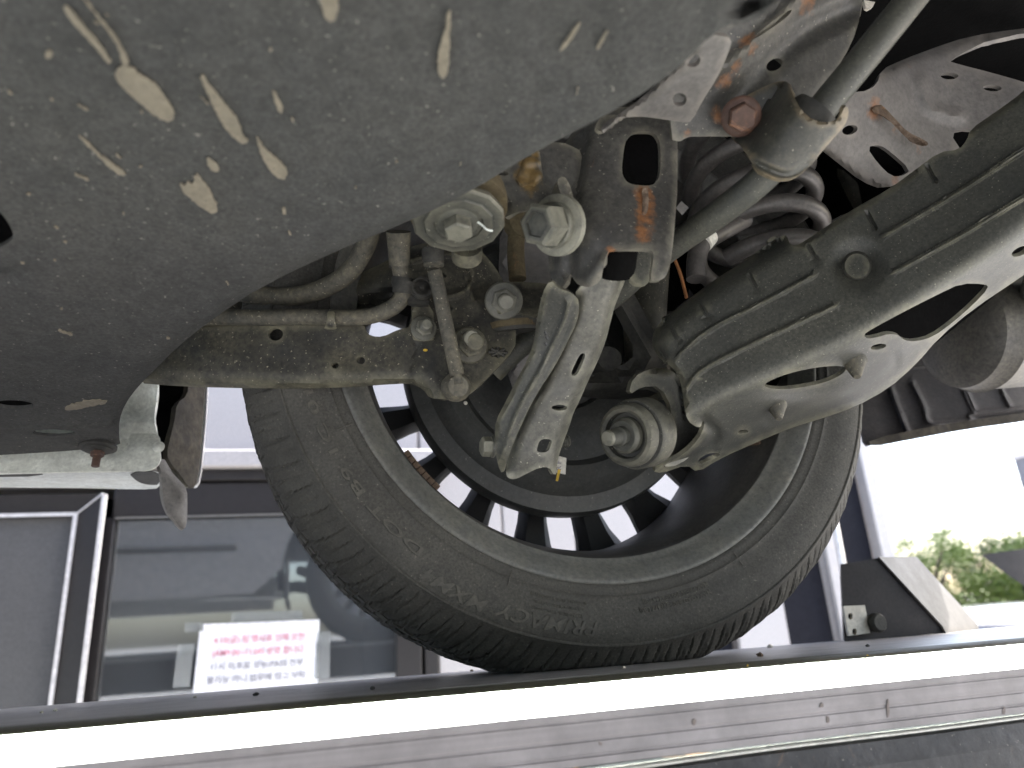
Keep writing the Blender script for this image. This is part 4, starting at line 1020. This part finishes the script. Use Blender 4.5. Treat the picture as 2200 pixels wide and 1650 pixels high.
# link plate with nut, washer and yellow passivated bush right of the carrier plate
lug = sheet('lug_plate', [(1066, 606), (1130, 605), (1200, 612), (1200, 665), (1165, 672), (1120, 677), (1070, 676), (1052, 650), (1052, 622)], [(1080, 640, .515), (1180, 640, .525), (1080, 610, .52)], M['black'], car, feats=[f_roll([(1052, 622), (1052, 650), (1070, 676), (1120, 677)], 9, .004)], step=9, thick=.006)
bolt('nut', P(1082, 646, .510), (-.15, -1, -.55), .0105, M['zinc'], lug, washer=1.5, head=.5, stud=.016, studr=.62)
lathe('bush', [(0, .0), (0, .0205), (.010, .022), (.018, .021)], P(1096, 668, .535), (.1, .25, -.9), M['rubber'], lug, 26)
lathe('bush_ring', [(0, .0215), (.005, .0212), (.006, .0185), (.006, 0)], P(1098, 694, .537), (.1, .2, -.9), M['yrust'], lug, 26)
tube('stabiliser_link', [P(1112, 600, .54), P(1108, 540, .54), P(1112, 470, .54), P(1120, 440, .54)], .0078, M['yrust'], car, 14)
lathe('link_eye', [(-.006, .006), (-.006, .014), (.006, .014), (.006, .006)], P(1116, 480, .535), (.3, -1, -.2), M['yrust'], car, 20)

# ---- subframe mount with large washer
MA = Vector((-.03, -.16, -.985))
mount = lathe('mount_washer', [(-.002, .0), (-.002, .0300), (.0022, .0310), (.0040, .0295), (.0044, .0235), (.0056, .0225), (.0056, .0165), (.0044, .0160), (.0044, 0)], P(985, 470, .40), MA, M['washer'], car, 12, 14)
mount['label'] = 'large octagonal washer with hexagon bolt facing down'
lathe('mount_cup', [(-.030, .028), (-.018, .033), (-.010, .0340), (-.005, .0335), (-.005, .026)], P(983, 462, .402), MA, M['yrust'], mount, 34)
bolt('bolt', P(984, 474, .399), MA, .0098, M['zinc'], mount, washer=1.5, head=.95, base=.22)
tube('paint_stroke', [P(1026, 477, .393), P(1036, 484, .393), P(1046, 493, .392), P(1058, 496, .393)], .0007, M['whitemark'], mount, 6)
sheet('mount_housing', [(930, 440), (1000, 400), (1130, 320), (1200, 300), (1260, 330), (1250, 420), (1160, 445), (1110, 455), (1080, 470), (1040, 420), (960, 420)], [(960, 430, .41), (1200, 330, .42), (1200, 430, .42)], M['housing'], car, holes=[ell(1079, 371, 14, 6, 12)], feats=[f_boss(1000, 450, 110, -.015, .5, .6), f_noise(.001, 50, 31)], step=12)
sheet('rust_patch', [(1128, 324), (1160, 320), (1162, 350), (1168, 385), (1150, 402), (1120, 404), (1104, 385), (1118, 355)], [(1140, 360, .414)], M['housing'], car, feats=[f_noise(.0025, 9, 33), f_roll([(1128, 324), (1118, 355), (1104, 385), (1120, 404), (1150, 402), (1168, 385), (1162, 350), (1160, 320)], 8, .003, 1, True)], step=5, thick=.001)
sheet('rust_flake', [(1040, 425), (1075, 440), (1088, 462), (1080, 480), (1068, 455), (1050, 440)], [(1065, 450, .402)], M['rust'], car, feats=[f_noise(.002, 8, 34)], step=6, thick=.002)
tube('mount_stem', [P(1003, 555, .45), P(1003, 530, .44)], .011, M['black'], car, 16, 1)

# ---- subframe bracket
bl = [(1182, 604), (1176, 527), (1192, 480), (1196, 390), (1205, 320), (1240, 270), (1290, 230), (1455, 230), (1456, 400), (1450, 480), (1444, 545), (1436, 585), (1424, 601), (1404, 604), (1397, 598), (1405, 552), (1402, 540), (1394, 534), (1360, 533), (1312, 535), (1303, 545), (1298, 566), (1292, 600), (1280, 612), (1262, 618), (1242, 612), (1232, 600), (1225, 585), (1215, 610), (1204, 622)]
brk = sheet('subframe_bracket', bl, [(1320, 300, .405), (1320, 450, .405), (1320, 600, .405), (1440, 400, .408), (1200, 400, .43), (1190, 560, .45), (1250, 500, .408)], M['bracket'], car,
      holes=[chaikin([(1345, 281), (1420, 283), (1419, 402), (1332, 394)], 3, .2)],
      feats=[f_roll([(1176, 527), (1196, 390), (1205, 320), (1240, 270)], 55, .022), f_roll([(1456, 230), (1456, 400), (1444, 545), (1424, 601)], 8, .003), f_rib([(1225, 585), (1225, 470), (1250, 300)], 22, -.006), f_rib([(1300, 560), (1262, 606)], 26, .004),
             f_rib([(1228, 380), (1230, 470)], 14, .006), f_noise(.0012, 45, 41)], step=9, thick=.004)
brk['label'] = 'grey subframe bracket with square hole and rust run'
sheet('bracket_rear_half', [(1375, 520), (1410, 530), (1408, 560), (1400, 600), (1385, 614), (1365, 612), (1352, 600), (1352, 560)], [(1385, 560, .43)], M['arm'], brk, step=10)
sheet('bracket_hole_shade', [(1290, 240), (1456, 240), (1450, 520), (1290, 520)], [(1370, 400, .50)], M['liner'], brk, step=40, chk=0)  # black sheet in place of the shade inside the square hole
sheet('rust_run', [(1378, 404), (1393, 402), (1394, 440), (1388, 490), (1388, 526), (1372, 528), (1374, 480), (1380, 440)], [(1320, 300, .4046), (1320, 600, .4046), (1440, 400, .4076)], M['rust'], brk, feats=[f_rib([(1385, 402), (1386, 470), (1380, 526)], 13, .002), f_noise(.0016, 7, 42)], step=4, thick=.0012)
sheet('weld_rib', [(1196, 385), (1212, 378), (1222, 392), (1232, 420), (1236, 468), (1218, 470), (1212, 430), (1200, 405)], [(1215, 420, .402)], M['grey'], brk, step=8, thick=.012, feats=[f_roll([(1222, 392), (1232, 420), (1236, 468)], 8, .004)])
sheet('top_tab', [(1278, 272), (1292, 248), (1330, 246), (1345, 252), (1316, 258), (1300, 280), (1288, 283)], [(1300, 265, .36)], M['grey'], brk, step=7, thick=.003)
# horizontal pivot bolt on the left
bpos = P(1196, 484, .400); bdir = P(1140, 482, .385)-P(1196, 484, .400)
lathe('pivot_washer', [(0, .021), (.005, .021), (.006, .018), (.006, 0)], bpos-bdir.normalized()*.004, bdir, M['link'], brk, 28)
m = MB(); m.add(*lathe_data([(0, .0155), (.004, .0155), (.005, .0145)], bpos+bdir.normalized()*.002, bdir, 26)); m.add(*lathe_data([(.004, .0148), (.020, .0148), (.0215, .0125), (.0215, .009), (.0195, .0085), (.0195, 0)], bpos+bdir.normalized()*.002, bdir, 6, .5))
o = m.build('pivot_nut', M['zinc'], brk, 25)
bm = bmesh.new(); bm.from_mesh(o.data); bmesh.ops.recalc_face_normals(bm, faces=bm.faces); bm.to_mesh(o.data); bm.free()

# ---- lateral link: open pressed channel with side flange
ko = [(1296, 572), (1302, 588), (1318, 594), (1338, 592), (1350, 580), (1350, 586), (1342, 606), (1328, 640), (1320, 660), (1310, 700), (1301, 735), (1285, 775), (1262, 822), (1245, 862), (1233, 884), (1222, 920), (1204, 967), (1196, 1000), (1196, 1020), (1188, 1018), (1180, 1004), (1160, 1004), (1130, 1018), (1112, 1028), (1098, 1030), (1086, 1022), (1090, 985), (1105, 940), (1135, 873), (1165, 825), (1185, 785), (1205, 740), (1225, 690), (1238, 655), (1236, 620), (1282, 600)]
kc = [(1320, 560, .425), (1290, 700, .462), (1240, 820, .497), (1170, 930, .527), (1110, 1020, .55), (1200, 740, .478), (1130, 890, .52)]
lk = sheet('lateral_link', ko, kc, M['link'], car, holes=[chaikin([(1247, 758), (1260, 761), (1240, 808), (1224, 806)], 2, .2), ell(1202, 876, 17, 6.5, 0), chaikin([(1160, 943), (1188, 944), (1178, 972), (1151, 972)], 2, .2)],
     feats=[f_roll([(1351, 571), (1342, 604), (1320, 660), (1301, 735), (1262, 822), (1233, 884), (1204, 967), (1196, 1020)], 30, .020), f_roll([(1236, 640), (1225, 690), (1205, 740), (1165, 825), (1135, 873), (1105, 940), (1088, 1000)], 26, .016), f_noise(.0012, 30, 51)], step=8, thick=.003)
lk['label'] = 'dusty pressed lateral link running down to the hub'
sheet('link_flange', [(1182, 600), (1200, 620), (1226, 628), (1240, 640), (1244, 668), (1236, 700), (1218, 735), (1190, 790), (1150, 850), (1118, 915), (1090, 985), (1080, 1022), (1068, 996), (1063, 945), (1064, 905), (1088, 860), (1109, 818), (1135, 770), (1148, 730), (1154, 680), (1165, 630)],
      [(1200, 620, .437), (1230, 680, .452), (1160, 700, .470), (1180, 790, .485), (1120, 830, .50), (1070, 930, .525), (1090, 980, .532), (1075, 1010, .545)], M['arm'], lk,
      feats=[f_rib([(1222, 650), (1216, 680), (1196, 725), (1160, 800), (1110, 890), (1078, 985)], 12, .0035), f_roll([(1165, 630), (1154, 680), (1148, 730), (1135, 770), (1109, 818), (1064, 905), (1063, 945)], 14, .008)], step=8, thick=.003)
sheet('link_end_shade', [(1296, 538), (1352, 538), (1352, 584), (1338, 606), (1310, 606), (1296, 590)], [(1320, 560, .452)], M['liner'], lk, step=14, thick=.003)  # black sheet gives the link's open end its inner shade
for u_, v_ in ((1170, 712), (1173, 722), (1171, 735)):
    tube('weld_tick', [P(u_, v_, .462), P(u_+3, v_+7, .463)], .0012, M['blackclean'], lk, 6, 1)
m = MB(); m.add(*lathe_data([(0, .0155), (.03, .0155)], P(1320, 585, .44), P(1325, 540, .42)-P(1318, 610, .44), 20)); m.build('link_bush', M['liner'], lk)  # bush coloured black as part of the shade in the open end
bolt('bolt', P(1060, 960, .57), (-1, -.1, 0), .0085, M['link'], lk, washer=1.1, head=1.0)
lathe('bolt_end', [(0, .0055)]+[(k*.0016+(.0008 if j else 0), .0055 if j else .0047) for k in range(6) for j in (0, 1)]+[(.011, .004), (.011, 0)], P(1198, 950, .575), (1, -.1, .1), M['link'], lk, 16)

# ---- lower spring arm
ao = [(2330, 70), (2200, 196), (2140, 240), (2084, 278), (2078, 300), (2060, 322), (2018, 326), (1965, 366), (1909, 407), (1829, 451), (1740, 510), (1716, 526), (1698, 527), (1690, 505), (1680, 506), (1655, 520), (1600, 560), (1527, 606), (1455, 662), (1420, 690), (1404, 712), (1400, 738), (1411, 765), (1436, 784), (1455, 800), (1466, 835), (1470, 875), (1478, 905), (1495, 917), (1506, 918), (1508, 908), (1512, 903), (1514, 915), (1500, 945), (1470, 975), (1436, 993), (1400, 1012), (1422, 1017), (1476, 998), (1498, 1016), (1549, 984), (1633, 947), (1702, 918), (1764, 900), (1836, 875), (1909, 835), (1967, 784), (2018, 725), (2091, 664), (2200, 591), (2330, 500)]
_bend = [(1490, 890, .492), (1560, 850, .474), (1640, 815, .459), (1750, 765, .439), (1850, 715, .421), (1960, 650, .400), (2080, 575, .376), (2200, 490, .352), (2330, 400, .327)]
_fa = tps([(1405, 715, .508), (1500, 630, .485), (1700, 540, .448), (1909, 415, .408), (2200, 200, .345), (2330, 80, .318), (1450, 790, .500), (1650, 690, .457), (1900, 560, .411)]+_bend)
_fb = tps([(a_, b_, y_-.004) for a_, b_, y_ in _bend]+[(1430, 1005, .562), (1520, 980, .570), (1633, 942, .577), (1764, 897, .566), (1836, 872, .553), (1967, 782, .516), (2091, 662, .462), (2200, 590, .428), (2330, 500, .398)])
def armY(q):
    A_, B_ = _fa(q), _fb(q); return .5*(A_+B_+np.sqrt((A_-B_)**2+.013**2))
ac = armY
la = sheet('lower_arm', ao, ac, M['arm'], car,
     holes=[chaikin([(1855, 719), (1873, 707), (1945, 668), (2018, 631), (2065, 609), (2116, 610), (2125, 618), (2090, 655), (2047, 693), (2004, 724), (1967, 734), (1942, 731), (1931, 720), (1909, 717), (1884, 725), (1862, 728)], 1),
            chaikin([(1636, 826), (1691, 802), (1764, 787), (1822, 786), (1812, 804), (1768, 824), (1700, 836), (1655, 836)], 2), ell(1887, 745, 17, 6, -10), ell(1596, 928, 12, 4.5, -10), ell(2192, 540, 20, 9, -25), chaikin([(1498, 989), (1520, 974), (1545, 973), (1548, 979), (1520, 990), (1502, 1000)], 1)],
     feats=[f_rib([(1458, 765), (1491, 733), (1545, 696), (1618, 660), (1749, 591)], 8, .0034), f_rib([(1473, 835), (1509, 795), (1582, 755), (1691, 704), (1796, 656)], 8, .0034), f_rib([(1904, 504), (2000, 448), (2091, 392), (2330, 238)], 8, .0034), f_rib([(1922, 584), (2060, 508), (2200, 424), (2330, 346)], 8, .0034),
            f_boss(1842, 571, 72, -.006, .7, .95), f_boss(1841, 571, 31, .009, .16),
            f_roll([(2330, 70), (2200, 196), (2084, 278)], 16, .008), f_roll([(1965, 366), (1829, 451), (1716, 526)], 14, .008), f_roll([(1690, 505), (1600, 560), (1527, 606), (1455, 662), (1404, 712), (1400, 738), (1411, 765)], 44, .026),
            f_roll([(1436, 784), (1455, 800), (1466, 835), (1470, 875)], 14, .01), f_roll([(1633, 947), (1764, 900), (1836, 875), (1909, 835), (1967, 784), (2018, 725), (2091, 664), (2200, 591), (2330, 500)], 14, .007),
            f_boss(1735, 826, 128, -.010, .8, .28, -13), f_rib([(1650, 905), (1764, 875), (1850, 838), (1915, 795), (1925, 770)], 16, -.004),
            f_rib([(1512, 905), (1535, 925), (1530, 950), (1490, 980), (1440, 1002)], 20, -.007),
            f_rib([(1548, 972), (1505, 1010)], 7, .004), f_noise(.0008, 70, 61)]
           +[f_rib([(a, b), (a+14, b+26)], 6, -.0028) for a, b in ((1612, 596), (1506, 655), (1444, 708), (1422, 756), (1738, 530), (1865, 462), (1994, 362))], step=9, thick=.0035)
la['label'] = 'large dark pressed lower arm with ribs and holes'
def cone(u_, v_, u2, v2, Y, r_):
    p = P(u_, v_, Y); q_ = P(u2, v2, Y-.004); d_ = q_-p; L_ = d_.length
    lathe('locating_cone', [(-.002, r_*1.12), (0, r_*1.1), (.001, r_), (L_*.9, r_*.42), (L_, r_*.3), (L_, 0)], p, d_, M['hose'], la, 18)
_ay = lambda u_, v_: float(armY(np.array([[u_, v_]], float))[0])
cone(1836, 778, 1842, 810, _ay(1836, 778)-.001, .0090); cone(1669, 874, 1674, 900, _ay(1669, 874)-.001, .0078)
sheet('spring_seat_lip', [(1560, 590), (1640, 530), (1700, 500), (1770, 488), (1830, 470), (1840, 445), (1700, 520), (1560, 606)], [(1700, 520, .53)], M['blackclean'], la, step=14, thick=.004)
# black sheet behind the arm's holes stands in for the shade inside
sheet('arm_hole_shade', [(1480, 800), (1700, 560), (1900, 440), (2330, 110), (2330, 470), (2120, 650), (1970, 770), (1830, 850), (1600, 920)], [(1600, 760, .60), (1900, 600, .56), (2300, 300, .46), (1900, 780, .60)], M['liner'], la, step=60, thick=.003, chk=0)
# outer bush with stud
bd = (P(1440, 918, .560)-P(1290, 943, .505)); bd.normalize(); b0 = P(1352, 934, .535)
bush = lathe('arm_bush', [(-.006, .0), (-.006, .0150), (-.002, .0155), (-.002, .0185), (-.007, .0195), (-.0085, .0225), (-.0070, .0255), (-.0030, .0270), (.0020, .0272), (.0025, .0262), (.0045, .0262), (.0050, .0290), (.0075, .0302), (.0260, .0302), (.0290, .0285), (.0290, .012), (.060, .012)], b0, bd, M['bush'], car, 48, 28)
bush['label'] = 'round rubber bush with threaded stud at the arm end'
pr = [(-.004, .0155), (-.008, .0150), (-.011, .0125), (-.011, .008), (-.017, .0082), (-.018, .0070)]
for k in range(8): pr += [(-.0185-k*.0016, .0056), (-.0193-k*.0016, .0066)]
pr += [(-.033, .0055), (-.0335, 0)]
lathe('stud_nut', pr, b0, bd, M['zinc'], bush, 28, 30)
sheet('bush_collar', [(1400, 790), (1440, 790), (1475, 830), (1510, 900), (1505, 960), (1460, 1000), (1420, 1004), (1440, 950), (1445, 880), (1420, 830), (1380, 830), (1350, 850), (1360, 810)], [(1400, 800, .535), (1450, 900, .553), (1430, 990, .558), (1500, 930, .563)], M['arm'], bush, feats=[f_roll([(1400, 790), (1440, 790), (1462, 830), (1470, 900)], 20, .012)], step=10, thick=.005)

# ---- coil spring
sc = P(1622, 470, .545); ax = Vector((.10, .10, 1)).normalized(); x_, y_, _ = frame(ax)
pts = []
for k in range(0, 4*40+1):
    a = 2*math.pi*k/40; pts.append(sc+ax*(-.075+.040*k/40)+x_*(.060*math.cos(a+2.0))+y_*(.060*math.sin(a+2.0)))
spr = tube('coil_spring', pts, .0085, M['spring'], car, 14, 1)
pt = [pts[int(k)] for k in np.linspace(20, 30, 8)]
tube('spring_tail', [P(1496, 600, .50), P(1496, 560, .50), P(1508, 525, .50), P(1545, 500, .505), P(1600, 470, .51)], .0088, M['spring'], spr, 14)
lathe('spring_tag', [(-.006, .0094), (.006, .0094)], P(1515, 515, .498), P(1526, 505, .50)-P(1505, 530, .498), M['sticker'], spr, 18)
sheet('spring_tag_paper', [(1452, 446), (1464, 432), (1480, 446), (1466, 462)], [(1465, 446, .50)], M['flap'], spr, step=8, thick=.001, chk=0)

# ---- stabiliser bar with strap bracket
sb = tube('stabiliser_bar', [P(2010, -70, .285), P(1960, -5, .29), P(1880, 95, .305), P(1790, 205, .325), P(1715, 295, .345), P(1640, 382, .37), P(1550, 455, .405), P(1460, 518, .445), P(1380, 580, .485), P(1300, 650, .525), P(1200, 700, .555), P(1130, 735, .58), P(1060, 800, .60)], .0103, M['arm'], car, 22)
sb['label'] = 'round stabiliser bar crossing to the upper right'
bd = (P(1640, 382, .37)-P(1790, 205, .325)); bd.normalize(); b0 = P(1718, 278, .338)
lathe('rubber_sleeve', [(-.016, .0104), (-.017, .0150), (-.012, .0170), (.028, .0170), (.032, .015), (.032, .0104)], b0, bd, M['rubber'], sb, 30)
# strap pressed over the sleeve, with a flat ear for its bolt
def strapY(q):
    a_, b_ = np.array((1790., 205.)), np.array((1640., 382.)); ab = b_-a_; t_ = ((q-a_)@ab)/(ab@ab)
    by = 1/(1/.325+(1/.37-1/.325)*t_); d_ = np.linalg.norm(q-a_-t_[:, None]*ab, axis=1)
    e_ = np.clip(1-(d_/96)**2, 0, 1)
    return by+.008-.031*np.sqrt(e_+1e-4)
o = sheet('bar_strap', [(1544, 262), (1550, 242), (1600, 207), (1650, 182), (1680, 172), (1694, 178), (1704, 203), (1720, 236), (1748, 259), (1782, 264), (1806, 250), (1816, 226), (1824, 234), (1820, 262), (1802, 285), (1772, 318), (1747, 350), (1722, 374), (1690, 385), (1652, 380), (1622, 360), (1600, 326), (1578, 296), (1555, 286)], strapY, M['strap'], sb,
     feats=[f_roll([(1544, 262), (1550, 242), (1600, 207), (1680, 172)], 9, .002), f_roll([(1704, 203), (1720, 236), (1748, 259), (1782, 264), (1806, 250)], 8, .002), f_rib([(1624, 352), (1690, 376), (1740, 350)], 12, -.002), f_noise(.0007, 30, 71)], step=8, thick=.0035)
o['label'] = 'dark steel strap wrapped round the stabiliser bar'
sheet('strap_gap_shade', [(1700, 170), (1740, 150), (1800, 190), (1820, 228), (1806, 252), (1782, 266), (1746, 260), (1716, 236)], [(1760, 210, .352)], M['liner'], sb, step=20, thick=.003)  # black sheet stands for the shade in the strap's mouth
bolt('bolt', P(1592, 250, .3475), (-.35, -.62, -.70), .0100, M['rustbolt'], sb, washer=1.35, head=.85)

# ---- crossmember
cm = sheet('crossmember', [(1440, 120), (1530, 70), (1600, 34), (1660, 0), (1700, -80), (1860, -80), (1850, 30), (1830, 95), (1790, 160), (1730, 250), (1660, 290), (1580, 294), (1490, 293), (1474, 296), (1460, 305), (1440, 300)], [(1480, 280, .375), (1650, 280, .362), (1550, 60, .33), (1820, 60, .335), (1700, 150, .345)], M['cross'], car,
     holes=[ell(1664, 139, 19, 12, -28), chaikin([(1622, 78), (1650, 52), (1690, 24), (1704, 20), (1690, 38), (1650, 66), (1625, 82)], 1)], feats=[f_rib([(1480, 200), (1620, 90), (1720, -10)], 22, .004), f_rib([(1560, 230), (1720, 80), (1830, 20)], 40, -.006), f_noise(.001, 50, 81)], step=11, thick=.004)
pl2 = sheet('gusset_plate', [(1290, 280), (1300, 262), (1330, 245), (1380, 210), (1440, 150), (1480, 110), (1526, 74), (1545, 76), (1573, 82), (1566, 112), (1540, 170), (1510, 215), (1486, 262), (1470, 264), (1400, 252), (1352, 250), (1330, 258), (1308, 276)], [(1350, 255, .345), (1480, 260, .345), (1530, 80, .275)], M['lilac'], car, holes=[ell(1488, 130, 17, 15, -20), ell(1460, 214, 15.5, 14.5, -20)],
      feats=[f_roll([(1573, 82), (1540, 170), (1486, 262)], 8, .004), f_roll([(1300, 262), (1380, 210), (1480, 110)], 30, .010), f_rib([(1330, 250), (1310, 272), (1290, 282)], 10, .004)], step=9, thick=.003)
pl2['label'] = 'pale grey gusset plate with two round holes'
pr2 = sheet('rear_crossmember', [(1748, 250), (1760, 215), (1800, 190), (1850, 200), (1885, 182), (1892, 150), (1940, 128), (2000, 105), (2080, 78), (2200, 60), (2330, 50), (2330, 60), (2140, 78), (2035, 130), (2060, 138), (2130, 156), (2200, 176), (2330, 215), (2330, 300), (2084, 276), (2040, 285), (2070, 330), (1960, 380), (1898, 408), (1850, 390), (1800, 350), (1755, 315)],
      [(1780, 250, .40), (1900, 180, .40), (2050, 100, .41), (2250, 60, .40), (1900, 400, .435), (1820, 350, .425), (2060, 290, .42), (2200, 200, .40)], M['lilacrust'], car,
      holes=[ell(1826, 279, 17, 10, -15), chaikin([(1862, 316), (1890, 311), (1912, 325), (1957, 365), (1940, 378), (1915, 379), (1885, 350)], 1), ell(2040, 163, 19, 7.5, 0), ell(2132, 189, 20, 7, 3)],
      feats=[f_roll([(1892, 150), (1940, 128), (2080, 78), (2200, 60)], 26, .012), f_rib([(1980, 170), (2000, 230), (2060, 250)], 22, .004), f_roll([(1748, 250), (1755, 315), (1850, 390), (1898, 408)], 26, .012), f_noise(.0014, 50, 91)], step=11, thick=.004)
pr2['label'] = 'pale grey rear crossmember plate with holes and weld rust'
sheet('weld_bead', [(1872, 232), (1890, 222), (1904, 234), (1924, 256), (1950, 284), (1990, 302), (1996, 312), (1976, 314), (1950, 300), (1920, 268), (1896, 246), (1878, 244)], [(1880, 230, .4045), (1990, 310, .4165), (1940, 290, .4125)], M['rust'], pr2, feats=[f_rib([(1880, 235), (1940, 275), (1990, 308)], 14, .004), f_noise(.0016, 8, 92)], step=5, thick=.001)
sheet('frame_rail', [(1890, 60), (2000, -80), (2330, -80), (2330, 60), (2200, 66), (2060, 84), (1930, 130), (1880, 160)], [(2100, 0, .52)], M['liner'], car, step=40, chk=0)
lathe('plastic_clip', [(0, .016), (.012, .012), (.018, .006), (.018, 0)], P(2066, -5, .42), (0, -.5, -.85), M['cream'], car, 20)
sheet('cream_tab', [(1850, -40), (1890, -40), (1880, 12), (1862, 22), (1856, 0)], [(1870, 0, .42)], M['cream'], car, step=9, thick=.003)
# dark braces seen in the gaps behind the spring and arm
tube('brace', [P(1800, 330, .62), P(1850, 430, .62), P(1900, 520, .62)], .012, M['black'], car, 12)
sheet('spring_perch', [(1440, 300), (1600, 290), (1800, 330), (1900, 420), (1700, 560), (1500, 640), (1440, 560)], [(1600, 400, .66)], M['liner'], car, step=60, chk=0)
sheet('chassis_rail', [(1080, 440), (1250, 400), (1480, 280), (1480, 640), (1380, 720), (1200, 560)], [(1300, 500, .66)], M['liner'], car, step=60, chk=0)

# ---- rear bumper and muffler
bu = sheet('rear_bumper', [(1830, 700), (2330, 600), (2330, 884), (2200, 906), (2080, 922), (1960, 944), (1868, 962), (1850, 940), (1840, 820)], [(1860, 950, .80), (2200, 900, .80), (1860, 800, .88), (2200, 700, .90)], M['bumper'], car,
     feats=[f_roll([(2330, 884), (2200, 906), (2080, 922), (1960, 944), (1868, 962)], 16, .015), f_rib([(1915, 835), (1940, 900), (1950, 925)], 8, .012), f_rib([(2330, 862), (2200, 878), (2090, 890), (2085, 902), (2030, 908), (1995, 905), (1985, 870), (1960, 820)], 7, .008), f_rib([(1960, 790), (2040, 790), (2092, 886)], 4, .004), f_rib([(2060, 800), (2095, 880)], 4, .005), f_rib([(2150, 830), (2170, 872)], 4, .005), f_noise(.002, 60, 95)], step=13, thick=.004)
sheet('dusty_edge', [(2330, 872), (2200, 886), (2100, 900), (1990, 918), (1868, 944), (1868, 960), (1960, 942), (2080, 920), (2200, 904), (2330, 882)], [(1868, 950, .787), (2200, 895, .787), (2000, 930, .787), (2100, 908, .787)], M['mud'], bu, feats=[f_noise(.003, 25, 96)], step=9, thick=.003)
mf = P(2150, 700, .60)
lathe('muffler', [(-.005, .0), (0, .05), (.012, .066), (.03, .070), (.034, .073), (.038, .070), (.2, .070), (.5, .070), (.5, 0)], P(2040, 715, .62), (1, -.08, .06), M['muffler'], car, 48, 40)
tube('exhaust_pipe', [P(2300, 560, .45), P(2250, 600, .5), P(2230, 660, .58)], .02, M['muffler'], car, 18)
#@@END
